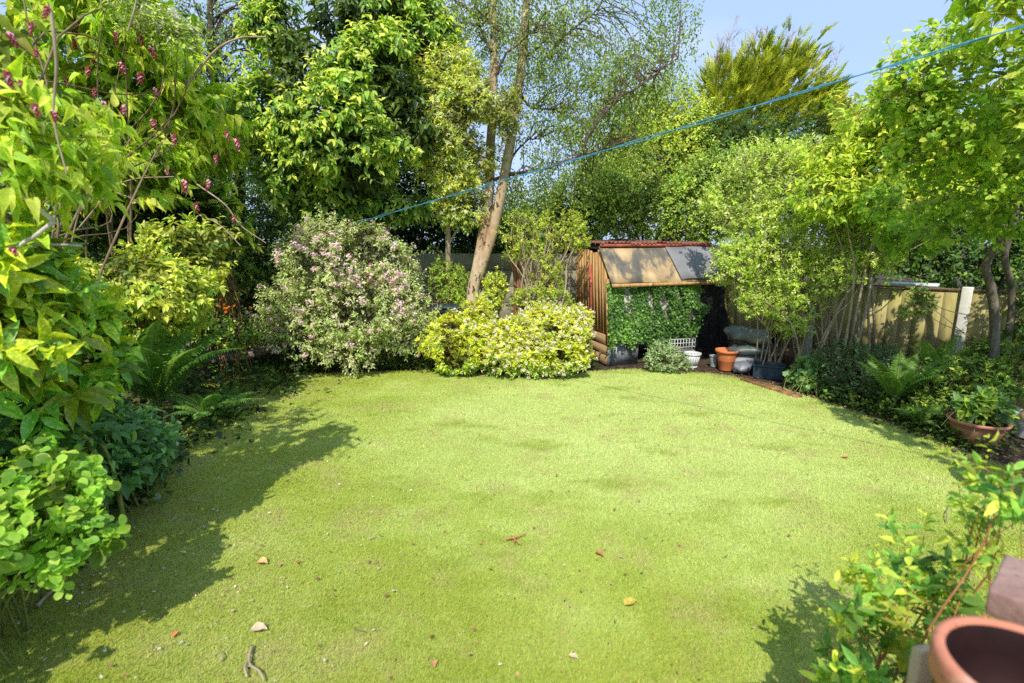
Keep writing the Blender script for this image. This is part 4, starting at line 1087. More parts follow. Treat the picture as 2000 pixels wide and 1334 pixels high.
# ================================================================== silver birch
def birch():
    Y0 = 8.55
    base = W(925, 640, Y0) * [1, 1, 0]; base[0] -= .02
    root = empty('silver_birch', base, 'twin stemmed silver birch leaning in the centre, with small pale leaves hanging', 'tree')
    t1 = smooth_path([base + [0, 0, -.05], W(923, 580, Y0), W(933, 520, Y0), W(945, 450, Y0), W(956, 370, Y0 + .05), W(957, 300, Y0 + .1), W(962, 220, Y0 + .15), W(964, 140, Y0 + .2), W(965, 60, Y0 + .2), W(962, -30, Y0 + .3), W(966, -150, Y0 + .3)], 6)
    t2 = smooth_path([W(926, 570, Y0), W(936, 535, Y0 - .02), W(947, 500, Y0 - .04), W(960, 460, Y0 - .03), W(975, 395, Y0 - .06), W(988, 330, Y0 - .05), W(1000, 260, Y0), W(1010, 190, Y0), W(1019, 120, Y0), W(1024, 50, Y0), W(1034, -40, Y0), W(1045, -160, Y0)], 6)
    MB().tube(t1, np.interp(np.linspace(0, 1, len(t1)), [0, .1, .3, .5, .8, 1], [.115, .098, .082, .074, .058, .032]), 16).build('trunk', M['birch'], root, base, True)
    MB().tube(t2, np.interp(np.linspace(0, 1, len(t2)), [0, .1, .3, .5, .8, 1], [.055, .082, .085, .078, .058, .032]), 16).build('trunk', M['birch'], root, base, True)
    arms = [[(957, 352, 0), (1000, 340, -.1), (1060, 328, -.3), (1130, 305, -.5), (1150, 265, -.6), (1200, 200, -.7), (1262, 158, -.8), (1325, 112, -.9)],
            [(985, 345, 0), (1005, 300, 0), (1030, 275, .1), (1055, 270, .2)], [(968, 150, 0), (985, 110, -.1), (1020, 78, -.2), (1048, 55, -.3)], [(975, 60, 0), (935, 20, .1), (915, -20, .2)],
            [(960, 100, .1), (940, 60, .2), (930, 10, .2)], [(1013, 175, .1), (1040, 210, .2), (1110, 212, .2)], [(1020, 120, 0), (1070, 70, .2), (1110, 0, .4)], [(1085, 90, .2), (1120, 55, .3), (1165, 20, .5), (1190, -30, .6)],
            [(1030, -20, 0), (1120, -60, -.2), (1230, -60, -.3)], [(960, 240, 0), (925, 190, .2), (890, 150, .4)], [(964, 50, 0), (900, 10, .2), (850, -30, .4)], [(1130, 305, -.5), (1180, 290, -.5), (1240, 270, -.5)], [(1045, -150, 0), (1200, -160, .2), (1330, -130, .3)]]
    mb = MB(); tips = []
    for k, a in enumerate(arms):
        pts = smooth_path([W(x, y, Y0 + dy) for x, y, dy in a], 5)
        r0 = .030 if k == 0 else .022
        pts[1:-1] += rng.normal(0, .007, pts[1:-1].shape); mb.tube(pts, np.linspace(r0, .009, len(pts)), 7, False); tips.append(pts)
    mb.build('branches', M['branch'], root, base, True)
    allp = np.concatenate(tips + [t1[30:], t2[30:]])
    # hanging strings of small leaves
    r = np.random.default_rng(131)
    bl = [(blob(1150, 60, 8.8, 230, 90, 1.0), 3.2), (blob(1060, 130, 8.6, 110, 90, .8), 2.2), (blob(1180, 190, 8.5, 130, 90, .8), 2.6), (blob(1110, 260, 8.6, 130, 70, .7), 2.0), (blob(1280, 60, 9, 80, 80, .8), 1.4), (blob(900, 40, 9, 90, 70, .8), 1.8),
          (blob(960, 80, 8.9, 90, 110, .7), 1.2), (blob(1250, 160, 8.2, 90, 70, .6), 1.4), (blob(1080, 350, 8.6, 110, 60, .6), 1.6), (blob(1200, 270, 8.3, 100, 60, .6), 1.2), (blob(1050, 10, 8.8, 140, 80, .8), 1.6), (blob(1010, 380, 8.9, 60, 50, .4), .7), (blob(1150, -60, 8.8, 260, 60, 1.0), 1.8)]
    tot = 2300; wsum = sum(b[1] for b in bl); PP = []
    for (c, R), wt in bl:
        m = int(tot * wt / wsum); PP.append(c + nrmz(r.normal(0, 1, (m, 3))) * (r.random((m, 1)) ** .45) * R)
    PP = np.concatenate(PP); PP = PP[lump(PP, 132, 2.4) > -.62]; n = len(PP)
    Ls = r.uniform(.10, .34, n); side = r.normal(0, .8, (n, 2)); per = 18
    rp = np.repeat(np.arange(n), per); f = np.tile((np.arange(per)) / (per - 1), n) + r.uniform(-.03, .03, n * per); m = len(rp)
    pos = PP[rp] + np.c_[side[rp] * (Ls[rp] * f * (1.4 - f))[:, None], -Ls[rp] * f * (.25 + .75 * f)] + r.normal(0, .045, (m, 3))
    ax = nrmz(np.c_[r.normal(0, .6, (m, 2)), -.8 + r.normal(0, .35, m)]); nr = nrmz(r.normal(0, 1, (m, 3)) + np.array([0, -.6, .5]))
    pal = np.array([(.26, .38, .07), (.38, .50, .11), (.52, .62, .18), (.13, .22, .05)]); c = pal[r.choice(4, m, p=[.35, .33, .17, .15])] * r.normal(1, .15, (m, 1))
    V, F, C = place(TPL['simple'], pos, ax, nr, r.uniform(.026, .048, m), np.full((m, 1), .72), c, c)
    mesh_obj('crown', V, F, M['thin'], root, base, colors=C)
    mb = MB()
    for i in r.choice(n, 420, replace=False):
        q = PP[i]; d_ = np.linalg.norm(allp - q, axis=1); s0 = allp[np.argsort(d_)[r.integers(0, 6)]]
        if np.linalg.norm(s0 - q) > 1.3: continue
        mid = (s0 + q) / 2 + UPV * .10 + r.normal(0, .03, 3); e = q + np.array([side[i][0] * Ls[i] * .4, side[i][1] * Ls[i] * .4, -Ls[i]])
        pts = smooth_path([s0, mid, q, e], 3); mb.tube(pts, np.linspace(.008, .002, len(pts)), 4, False)
    mb.build('twigs', M['branch'], root, base)
birch()

# thin birch far left
Yb = 9.6
base = W(450, 600, Yb) * [1, 1, 0]
tr = smooth_path([base, W(470, 330, Yb), W(448, 245, Yb), W(425, 180, Yb), W(414, 110, Yb), W(411, 40, Yb), W(408, -60, Yb)], 5)
root, P, D, I = bush('slender_birch', 'slender grey stemmed tree with airy leaves against the sky at the upper left', 'tree', base,
     [blob(480, 60, 9.8, 80, 80, .6), blob(380, 40, 9.8, 70, 90, .6), blob(430, 130, 9.8, 90, 70, .6), blob(370, 180, 9.7, 50, 70, .5), blob(520, 20, 9.8, 70, 60, .6), blob(340, 90, 9.8, 50, 60, .4)], 620, 141,
     dict(per=12, twig=.35, size=.045, wid=.6, droop=.9, pal=P_((BLUEG, 3), (MID, 2), (FRESH, 1)), hang=.25), mat='thin', stems=60, stem_r=.02, stem_mat='branch', trunk=tr, crownp=dict(gap=-.35, f=2.6, inner=.5), parts=('crown', 'branches'))
MB().tube(tr, np.linspace(.09, .04, len(tr)), 10).build('trunk', M['bark'], root, base, True)
t2 = smooth_path([W(452, 250, Yb), W(438, 215, Yb), W(428, 180, Yb)], 4)
MB().tube(t2, .035, 8).build('limb', M['palestem'], root, base, True)

# ================================================================== big laurel tree
base = W(650, 700, 8.7) * [1, 1, 0]
tr = smooth_path([base, W(640, 520, 8.6), W(655, 400, 8.5), W(690, 280, 8.4), W(700, 120, 8.4)], 5)
bush('laurel_tree', 'large glossy evergreen with lime new growth and deep shade inside, left of the birch', 'tree', base,
     [blob(690, 40, 8.4, 120, 100, .8), blob(600, 130, 8.1, 100, 75, .6), blob(730, 150, 7.9, 130, 100, .7), blob(560, 215, 7.9, 85, 75, .5), blob(660, 250, 7.8, 120, 80, .6), blob(800, 230, 8.0, 80, 90, .6), blob(560, 330, 8.0, 70, 80, .5),
      blob(700, 330, 8.0, 80, 60, .5), blob(830, 90, 8.5, 70, 80, .6), blob(640, 400, 8.3, 90, 50, .4), blob(760, 20, 8.5, 80, 80, .6), blob(540, 50, 8.9, 60, 60, .5), blob(760, 400, 8.5, 90, 40, .4)], 4300, 151,
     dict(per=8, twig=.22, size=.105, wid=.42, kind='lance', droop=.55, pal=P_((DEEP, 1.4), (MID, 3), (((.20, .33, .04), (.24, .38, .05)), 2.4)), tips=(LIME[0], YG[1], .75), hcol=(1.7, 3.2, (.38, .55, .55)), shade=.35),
     mat='gloss', stems=60, stem_r=.035, stem_mat='bark', trunk=tr, trunk_r=.10, crownp=dict(gap=-.3, f=2.6, inner=.16), parts=('crown', 'trunk'), twigs=.005)
# pale variegated tree leaning across the birch
base = W(880, 640, 8.9) * [1, 1, 0]
tr = smooth_path([base, W(875, 480, 8.7), W(880, 330, 8.4), W(920, 220, 8.3)], 5)
bush('variegated_tree', 'cream and yellow leaved small tree reaching in front of the birch stems', 'tree', base,
     [blob(930, 190, 8.1, 65, 60, .4), blob(885, 150, 8.2, 50, 55, .4), blob(985, 235, 8.0, 58, 52, .35), blob(840, 200, 8.2, 60, 80, .4), blob(850, 300, 8.4, 50, 60, .35), blob(900, 250, 8.1, 60, 60, .4), blob(930, 310, 8.3, 60, 50, .4), blob(1000, 200, 8.1, 30, 40, .3), blob(880, 330, 8.4, 55, 70, .4), blob(900, 400, 8.6, 60, 50, .4)], 2900, 152,
     dict(per=9, twig=.17, size=.062, wid=.42, droop=.35, pal=P_((CREAM, 2), (YG, 3), (FRESH, 2)), hcol=(1.9, 2.8, (.45, .6, .55))), stems=40, stem_r=.02, stem_mat='palestem', trunk=tr, trunk_r=.045, crownp=dict(gap=-.35, f=3.2), parts=('crown', 'trunk'))
# ================================================================== back border shrubs
# weigela: variegated leaves and pink flowers
base = G(660, 722); base[1] += .35
root, P, D, I = bush('flowering_shrub', 'broad cream variegated shrub covered in pink flowers, in front of the panel fence', 'shrub', base,
     [blob(640, 520, 7.45, 85, 75, .5), blob(590, 505, 7.7, 50, 35, .4), blob(565, 590, 7.6, 55, 60, .45), blob(700, 600, 7.5, 80, 80, .5), blob(620, 630, 7.5, 100, 75, .5), blob(680, 680, 7.45, 60, 45, .35), blob(760, 590, 7.7, 60, 60, .4), blob(740, 500, 7.9, 65, 45, .4),
      blob(640, 450, 7.75, 50, 28, .3), blob(715, 460, 7.8, 40, 28, .3), blob(835, 620, 7.9, 16, 28, .15), blob(800, 550, 8.0, 22, 26, .2), blob(530, 640, 7.6, 45, 35, .3), blob(790, 650, 7.8, 45, 45, .3)], 2900, 201,
     dict(per=8, twig=.15, size=.052, wid=.46, droop=.3, pal=P_((((.30, .40, .10), (.56, .60, .34)), 4), (((.20, .32, .06), (.42, .52, .20)), 3), (((.44, .50, .22), (.60, .60, .42)), 1.5)), rnd=.45, shade=.5), stems=70, stem_r=.014, stem_mat='stem', crownp=dict(gap=-.6, f=4.6, shell=(.7, 1.1), inner=.10))
tocam = nrmz(np.array([0, 0, CH]) - P)
rs = np.random.default_rng(202)
px = 1000 + 1000 * P[:, 0] / (P[:, 1] * cp - (P[:, 2] - CH) * sp); py = 667 - 1000 * (P[:, 1] * sp + (P[:, 2] - CH) * cp) / (P[:, 1] * cp - (P[:, 2] - CH) * sp)
prob = np.full(len(P), .07)
for (x0, y0, rx, ry, a) in [(640, 500, 35, 40, .8), (655, 540, 16, 25, .8), (740, 550, 45, 25, .95), (775, 580, 14, 40, .9), (690, 545, 30, 22, .6), (590, 450, 25, 14, .6), (700, 600, 35, 25, .35), (690, 685, 10, 8, .9), (540, 500, 30, 15, .4), (660, 620, 25, 20, .3), (620, 480, 40, 30, .4), (780, 615, 12, 30, .7)]:
    prob = np.maximum(prob, a * np.exp(-(((px - x0) / rx) ** 2 + ((py - y0) / ry) ** 2)))
sel = (np.sum(D * tocam, 1) > -.1) & (~I) & (rs.random(len(P)) < prob)
Pf = P[sel] + D[sel] * .05 + tocam[sel] * .05
flower_parts(root, base, Pf, D[sel], 203, 15, .050, .027, [(.86, .60, .66), (.88, .74, .74), (.72, .36, .50), (.88, .80, .78), (.84, .54, .62)])
print('weigela flowers', sel.sum())

# choisya pair: golden foliage in palmate whorls with white starry flowers
CH_P = [(((.52, .53, .035), (.62, .62, .07)), 3), (((.42, .48, .04), (.52, .56, .08)), 2.5), (((.20, .32, .04), (.27, .38, .05)), 1.2), (((.62, .64, .22), (.72, .72, .32)), 1.2)]
def choisya(label, base, blobs, n, seed, pal, fl, nf):
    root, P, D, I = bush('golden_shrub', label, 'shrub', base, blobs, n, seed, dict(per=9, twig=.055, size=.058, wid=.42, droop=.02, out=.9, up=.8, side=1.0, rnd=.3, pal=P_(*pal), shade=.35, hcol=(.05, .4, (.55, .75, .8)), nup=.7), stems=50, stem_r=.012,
                         stem_mat='redstem', crownp=dict(gap=-.42, f=5.5, shell=(.75, 1.08), inner=.12), group='golden shrubs in the back border')
    s = (np.random.default_rng(seed + 8).random(len(P)) < nf) & (~I) & (P @ np.array([1.0, 0, 0]) > fl)
    flower_parts(root, base, P[s] + D[s] * .06 + UPV * .02, D[s], seed + 9, 9, .035, .022, [(.86, .84, .72), (.80, .76, .60), (.88, .86, .80), (.80, .66, .60)])
b1 = G(895, 722); b1[1] += .28
choisya('bright yellow rounded shrub left of the white flowered one, below the birch', b1, [blob(890, 655, 7.65, 48, 38, .34), blob(868, 678, 7.55, 34, 28, .26), blob(930, 618, 7.8, 28, 30, .25), blob(925, 670, 7.6, 40, 40, .3), blob(895, 708, 7.5, 45, 20, .25), blob(955, 655, 7.7, 30, 30, .25)], 1250, 211, CH_P, -.95, .10)
b2 = G(1050, 730); b2[1] += .36
choisya('wide golden shrub dotted with white flowers, right of the plain yellow one', b2, [blob(1010, 662, 7.6, 52, 40, .35), blob(1080, 655, 7.7, 58, 45, .4), blob(1120, 665, 7.6, 36, 50, .35), blob(1040, 695, 7.45, 70, 40, .35), blob(985, 690, 7.5, 50, 38, .35), blob(1110, 700, 7.5, 50, 32, .3), blob(1060, 618, 7.9, 42, 22, .3), blob(1130, 630, 7.8, 26, 32, .25)], 2200, 212, CH_P[:1] + CH_P[1:3] + [(((.60, .62, .16), (.72, .72, .26)), 2.6)], -5, .26)

# upright twiggy golden-green shrub behind, left of the shed
base = W(1040, 640, 8.4) * [1, 1, 0]
bush('twiggy_shrub', 'open yellow green shrub with bare twigs showing, between the birch and the shed', 'shrub', base,
     [blob(1020, 450, 8.4, 45, 35, .3), blob(1090, 450, 8.3, 45, 38, .3), blob(1135, 455, 8.3, 30, 35, .25), blob(1060, 520, 8.3, 40, 35, .3), blob(1070, 560, 8.2, 28, 40, .25), blob(1000, 480, 8.5, 28, 35, .25), blob(1030, 590, 8.2, 35, 30, .3), blob(1085, 590, 8.1, 28, 25, .2)], 850, 221,
     dict(per=9, twig=.12, size=.042, wid=.5, droop=.05, up=.5, pal=P_((((.34, .40, .05), (.42, .46, .07)), 3), (FRESH, 2), (MID, 1), (((.46, .46, .06), (.55, .52, .08)), 1.2)), hcol=(.6, 1.5, (.7, .85, .8))), stems=80, stem_r=.016, stem_mat='palestem', crownp=dict(gap=-.2, f=5, inner=.05))
# reddish stump
b = W(1010, 620, 8.75) * [1, 1, 0]; root = empty('cut_trunk', b, 'reddish peeling cut trunk behind the golden shrubs, right of the birch', 'trunk')
t_ = smooth_path([b, W(1015, 560, 8.75), W(1006, 512, 8.75)], 5)
MB().tube(t_, np.linspace(.12, .085, len(t_)), 12).build('stem', M['redbark'], root, b, True)
# small green shrub in front of the panel fence
base = W(885, 640, 8.75) * [1, 1, 0]
bush('green_shrub', 'small bright green shrub against the panel fence left of the birch trunk', 'shrub', base, [blob(885, 555, 8.75, 38, 30, .25), blob(870, 530, 8.8, 28, 22, .2), blob(895, 590, 8.7, 35, 28, .25)], 420, 222,
     dict(per=9, twig=.1, size=.04, pal=P_((MID, 2), (FRESH, 2.5), (LIME, .6))), stems=25, stem_r=.008, crownp=dict(gap=-.6, f=5))
base = W(965, 640, 8.5) * [1, 1, 0]
bush('green_shrub', 'narrow lime shrub just right of the birch trunk base', 'shrub', base, [blob(967, 560, 8.45, 22, 28, .2), blob(960, 590, 8.4, 22, 25, .2)], 200, 223,
     dict(per=9, twig=.09, size=.045, pal=P_((LIME, 3), (FRESH, 2), (YG, 1))), stems=14, stem_r=.007, crownp=dict(gap=-.8, f=5))
# black trough
b = W(872, 625, 8.35); b[2] = 0
root = empty('water_butt', b, 'black plastic trough standing behind the golden shrub, under the panel fence', 'trough')
mb = MB(); zt = W(872, 600, 8.35)[2]
mb.hexa([(-.2, -.16, 0), (.2, -.16, 0), (.2, .16, 0), (-.2, .16, 0), (-.25, -.2, zt), (.25, -.2, zt), (.25, .2, zt), (-.25, .2, zt)]); bevel(mb.build('tank', M['blacksheet'], root), .02)
mb = MB(); mb.box(-.27, .27, -.22, .22, zt + .001, zt + .025); bevel(mb.build('lid', M['blueplastic'], root), .01)

# under-planting in front
def ground_cover(name, label, pts, n, seed, pal, size, h, mat='leaf', kind='simple', wid=.7, spread=.1, cat='ground cover', stuff=True):
    r = np.random.default_rng(seed); pts = np.array(pts, float); k = r.integers(0, len(pts), n)
    P = pts[k] + np.c_[r.normal(0, spread, (n, 2)), np.zeros(n)]
    z = np.abs(r.normal(0, 1, n)) ** .8 * h * .55 * (1 + .5 * lump(P, seed, 4)); P[:, 2] = np.clip(z, .015, h * 1.6)
    m = 4; rp = np.repeat(np.arange(n), m)
    P2 = P[rp] + r.normal(0, size * .8, (n * m, 3)); P2[:, 2] = np.maximum(P2[:, 2], .02)
    ax = nrmz(r.normal(0, 1, (n * m, 3)) * [1, 1, .4]); nr = nrmz(r.normal(0, .5, (n * m, 3)) + [0, -.3, 1])
    wts = np.array([p[2] for p in pal]); pk = r.choice(len(pal), n, p=wts / wts.sum())[rp]
    br = r.normal(1, .16, (n * m, 1)).clip(.5, 1.5) * (.55 + .45 * np.clip(P2[:, 2:3] / h, 0, 1))
    V, F, C = place(TPL[kind], P2, ax, nr, size * r.uniform(.6, 1.3, n * m), np.full((n * m, 1), wid), np.array([p[0] for p in pal])[pk] * br, np.array([p[1] for p in pal])[pk] * br)
    o = mesh_obj(name, V, F, M[mat], colors=C)
    return tag(o, label, cat, kind='stuff' if stuff else None)
def line(a, b, n=30, dy=0.0):
    a = G(*a); b = G(*b); return [a * (1 - k / n) + b * (k / n) + np.array([0, dy, 0]) for k in range(n + 1)]
ground_cover('ground_cover', 'low green creeping plants along the rim under the pink flowered shrub', line((435, 728), (640, 724), 30, .12) + line((440, 715), (640, 712), 30, .1), 1900, 231, P_((MID, 2), (FRESH, 2), (LIME, 1)), .030, .13)
ground_cover('ground_cover', 'pale variegated edging plants between the pink shrub and the yellow shrub', line((715, 722), (850, 718), 25, .10) + line((730, 705), (850, 700), 25, .1), 1900, 232, P_((BLUEG, 1.5), (FRESH, 2), (CREAM, 1.6), (MID, 1)), .034, .22)
ground_cover('ground_cover', 'dark low growth filling the back border under the shrubs', [np.array([x, y, 0]) for x in np.arange(-4.3, 1.4, .25) for y in (8.1, 8.5, 8.9)], 2600, 233, P_((DARK, 2), (DEEP, 2), (MID, 1)), .05, .22, spread=.18)
# log
a, m1, m2, b = G(385, 716), G(440, 712), G(490, 706), G(555, 700)
pts = smooth_path([W(385, 702, 7.55), W(440, 700, 7.6), W(495, 688, 7.7), W(540, 672, 7.85), W(580, 655, 8.1)], 6)
pts = pts + np.c_[lump(pts, 3, 6) * .012, pts[:, 0] * 0, lump(pts, 4, 7) * .012]
root = empty('fallen_log', pts[0] * [1, 1, 0], 'long grey brown log lying in the back border left of the pink flowered shrub', 'log')
MB().tube(pts, np.interp(np.linspace(0, 1, len(pts)), [0, .3, .7, 1], [.06, .075, .09, .10]), 14).build('bark', surf('log_bark', [(.3, (.12, .09, .075)), (.6, (.28, .22, .19)), (.85, (.44, .37, .33))], 8, (1, 1, 1), .9, .8, bscale=18, bdist=.03, spots=[(4, .6, (.10, .06, .04), .1)]), root, pts[0] * [1, 1, 0], True)
# stone by the log
r = np.random.default_rng(3)
c = G(545, 712) + np.array([0, .25, 0]); pillow('stone', c, .16, .09, .07, .1, 31, 'redbark', 'rusty brown flat stone at the end of the log', 'stone', p=2.4, wr=.18)

# mixed dark shrub between laurel and fern (left back)
base = W(440, 690, 7.9) * [1, 1, 0]
bush('border_shrub', 'mid green small leaved shrub left of the pink flowered shrub, above the log', 'shrub', base, [blob(440, 640, 8.0, 45, 38, .3), blob(415, 645, 7.1, 34, 26, .2), blob(465, 655, 7.15, 30, 22, .2), blob(410, 580, 7.7, 45, 45, .4), blob(490, 645, 8.0, 32, 30, .25), blob(390, 630, 7.9, 35, 40, .3), blob(460, 540, 8.2, 50, 40, .4)], 950, 241,
     dict(per=8, twig=.13, size=.055, wid=.55, pal=P_((DEEP, 2.5), (MID, 2.5), (FRESH, .8)), tips=(FRESH[0], LIME[0], .3)), mat='gloss', stems=30, stem_r=.01, crownp=dict(gap=-.55, f=4))
# drooping brown grass leaves with orange flowers
b = W(450, 640, 7.2) * [1, 1, 0]; root = empty('dried_grass_clump', b, 'clump of brown arching dead stems with small orange flowers, left of the pink shrub', 'plant')
mb = MB(); r = np.random.default_rng(13)
for k in range(12):
    top = W(430 + r.normal(0, 13), 530 + r.normal(0, 10), 7.3 + r.normal(0, .08)); e = W(455 + r.normal(0, 22), 600 + r.normal(0, 18), 7.1 + r.normal(0, .1)); m_ = (top + e) / 2 + np.array([-.04, 0, .05])
    pts = smooth_path([b + r.normal(0, .16, 3) * [1, 1, 0], (b + top) / 2 + r.normal(0, .09, 3), top, m_, e], 3); mb.tube(pts, np.linspace(.007, .003, len(pts)), 4, False)
mb.build('stems', M['redbark'], root, b)
Pf = np.array([W(440 + r.normal(0, 17), 598 + r.normal(0, 5), 7.0) for _ in range(12)])
flower_parts(root, b, Pf, np.tile([[0, -1, .3]], (12, 1)), 14, 8, .022, .026, [(.85, .22, .03), (.9, .34, .05)], 'flower')

# ================================================================== left border
# golden elaeagnus
base = G(300, 770); base[0] -= .5
bush('golden_variegated_shrub', 'yellow mottled shrub behind the fern on the left', 'shrub', base, [blob(330, 560, 5.3, 70, 55, .5), blob(270, 530, 5.4, 70, 50, .45), blob(360, 610, 5.7, 35, 35, .3), blob(300, 610, 5.6, 60, 45, .4), blob(220, 560, 5.3, 60, 60, .4), blob(380, 520, 5.9, 50, 35, .35), blob(420, 470, 6.1, 45, 40, .35), blob(340, 470, 5.8, 60, 40, .4)], 1150, 251,
     dict(per=8, twig=.14, size=.072, wid=.48, kind='lance', droop=.3, pal=P_((((.52, .50, .06), (.32, .40, .05)), 3), (((.62, .58, .12), (.42, .46, .07)), 2.4), (MID, 1.2), (FRESH, 1.5))), mat='gloss', stems=40, stem_r=.012, stem_mat='stem', crownp=dict(gap=-.55, f=4.2))
# cypress with flat dark sprays
base = np.array([-5.0, 6.2, 0]); root = empty('green_cypress', base, 'dark feathery cypress boughs spreading flat behind the yellow mottled shrub', 'tree')
P, D, I = crown([blob(300, 400, 6.9, 110, 45, .4), blob(380, 450, 7.0, 70, 35, .3), blob(240, 440, 6.8, 90, 40, .4)], 620, 253, gap=-.9, f=3)
r = np.random.default_rng(254); D = nrmz(D * .5 + np.array([.8, -.25, -.05]) + r.normal(0, .35, P.shape))
sprays('foliage', P, D, r.uniform(.22, .42, len(P)), 255, [(.08, .15, .03), (.14, .24, .045), (.21, .31, .05), (.04, .08, .02)], 'needle', root, base, 11, .38, .035, droopt=.15)
mb = limb_paths(base, P, 46, 256, .022, lift=.0); mb.build('branches', M['bark'], root, base, True)

# pheasant berry: tall arching shrub with pointed drooping leaves and hanging dark red tassels
base = np.array([-4.1, 3.9, 0])
lb = [blob(10, 120, 2.7, 115, 180, .35), blob(190, 90, 6.3, 150, 130, .5), blob(270, 180, 6.7, 130, 120, .5), blob(340, 240, 7.0, 85, 70, .4), blob(405, 295, 7.3, 60, 30, .3), blob(20, 300, 2.7, 110, 120, .4), blob(150, 310, 6.1, 110, 90, .4), blob(260, 320, 6.3, 110, 60, .35), blob(400, 390, 7.3, 55, 26, .25), blob(440, 445, 7.4, 40, 22, .2), blob(150, -60, 6.2, 180, 90, .6),
      blob(0, 430, 2.7, 90, 70, .3), blob(-180, 200, 2.8, 200, 350, .7), wblob(-3.5, 2.2, 2.1, .75, .8, 1.0), wblob(-3.5, 1.0, 1.7, .8, .9, 1.0), wblob(-3.4, .2, 1.5, .75, .8, .9)]
root, P, D, I = bush('arching_berry_shrub', 'tall lime green arching shrub with hanging dark red tassels filling the upper left', 'shrub', base, lb, 2200, 261,
     dict(per=9, twig=.24, size=lambda q: np.where(q[:, 1] > 5, .15, .098), wid=.40, kind='heart', droop=.75, out=.8, up=.15, pal=P_((((.34, .46, .035), (.40, .50, .045)), 3), (((.24, .38, .035), (.30, .44, .045)), 3), (YG, 1.6), (MID, 1.4)), tips=(LIME[0], YG[1], .5), shade=.45, nup=.8, hcol=(1.1, 2.4, (.7, .85, .85))),
     mat='thin', stems=24, stem_r=.012, stem_mat='stem', crownp=dict(gap=.05, f=4.0, shell=(.72, 1.1), inner=.12), wob=.16, lift=.3, twigs=.004)
# tassels: own children sharing one mesh
def tassel_mesh():
    r = np.random.default_rng(4); n = 34
    f = np.arange(n) / n; a = np.arange(n) * 2.4
    P0 = np.c_[np.cos(a) * .010 * (1 - .5 * f), np.sin(a) * .010 * (1 - .5 * f), -.095 * f]
    ax = nrmz(np.c_[np.cos(a) * .7, np.sin(a) * .7, -np.ones(n)]); nr = nrmz(np.c_[np.cos(a), np.sin(a), np.full(n, .6)])
    c = np.array([(.46, .09, .12), (.62, .22, .28), (.78, .44, .50), (.32, .05, .06)])[r.integers(0, 4, n)]
    V, F, C = place(TPL['simple'], P0, ax, nr, np.linspace(.034, .018, n), np.full((n, 1), .7), c, c)
    return V, F, C
tV, tF, tC = tassel_mesh()
first = None
spots = [(60, 40), (150, 35), (95, 10), (70, 95), (172, 130), (180, 100), (245, 205), (200, 195), (275, 140), (105, 215), (305, 170), (340, 262), (420, 300), (458, 420), (300, 232), (185, 170), (10, 135), (40, 155), (290, 90), (225, 60), (410, 350), (360, 350), (150, 75), (130, 150), (270, 60), (460, 268), (440, 255), (15, 60), (235, 120), (160, 210), (325, 330), (380, 395), (20, 480), (65, 200), (210, 245)]
for k, (x, y) in enumerate(spots):
    yd = 2.3 if x < 130 else 5.8 + (.1 if k % 2 else 0)
    if first is None:
        first = mesh_obj('flower', tV, tF, M['petal'], root, colors=tC); o = first
    else:
        o = first.copy(); col.objects.link(o); o.parent = root
    o.location = W(x, y, yd) - base; s_ = rng.uniform(.5, .95) * (.8 if x < 130 else 1.75); o.scale = (s_, s_, s_ * rng.uniform(.8, 1.1)); o.rotation_euler = (rng.normal(0, .2), rng.normal(0, .2), rng.uniform(0, 6))
# big arching bare stems in front of it
for pth, r0, Yd in [([(362, 172), (385, 140), (425, 95), (470, 74), (520, 72)], .016, 6.2), ([(250, 60), (262, 20), (270, -20)], .007, 4.0), ([(100, 20), (110, 130), (105, 230), (130, 340)], .007, 2.4), ([(385, 360), (440, 400), (470, 440), (520, 475)], .010, 6.2), ([(225, 375), (262, 390), (277, 405)], .008, 5.6), ([(390, 420), (430, 440), (470, 480)], .009, 6.1),
                 ([(150, 450), (215, 375), (260, 350), (340, 345)], .008, 5.6), ([(130, 520), (150, 430), (170, 380)], .006, 4.0)]:
    pts = smooth_path([W(x, y, Yd) for x, y in pth], 6); MB().tube(pts, np.linspace(r0, r0 * .5, len(pts)), 6, False).build('bare_stem', M['palestem'], root, base, True)
# grey snapped cane near
pts = [W(-40, 300, 2.5), W(10, 345, 2.5), W(60, 395, 2.52), W(106, 432, 2.55)]
base2 = np.array([-2.9, 2.3, 0]); root = empty('snapped_cane', base2, 'grey snapped cane bent into a corner at the left edge among the leaves', 'cane')
mb = MB().tube(smooth_path(pts, 4), .012, 10); q = smooth_path([pts[-1], W(70, 460, 2.5), W(20, 500, 2.45), W(-60, 640, 2.4), base2], 5); mb.tube(q, np.linspace(.010, .008, len(q)), 8)
mb.tube(smooth_path([W(60, 478, 2.55), W(110, 478, 2.6), W(160, 480, 2.65)], 4), .007, 6)
mb.build('stem', M['greycane'], root, base2, True)
# white flowered plume shrub top
base = W(200, 600, 6.4) * [1, 1, 0]
root, P, D, I = bush('white_flowered_shrub', 'shrub with creamy white flower plumes at the top left against the sky', 'shrub', base, [blob(290, 45, 5.9, 55, 25, .25), blob(340, 70, 5.5, 40, 30, .25), blob(250, 0, 5.4, 50, 35, .3)], 210, 271,
     dict(per=8, twig=.14, size=.06, wid=.4, pal=P_((FRESH, 2), (CREAM, 1.5), (MID, 1))), stems=7, stem_r=.014, stem_mat='stem', crownp=dict(gap=-.6, f=4))
pl = []; r = np.random.default_rng(17)
for (x0, y0, x1, y1) in [(255, 22, 345, 28), (225, 5, 285, 5), (300, 50, 350, 62), (330, 20, 360, 45)]:
    for k in range(45): f = r.random(); pl.append(W(x0 + (x1 - x0) * f, y0 + (y1 - y0) * f + r.normal(0, 5), 5.6 + r.normal(0, .04)))
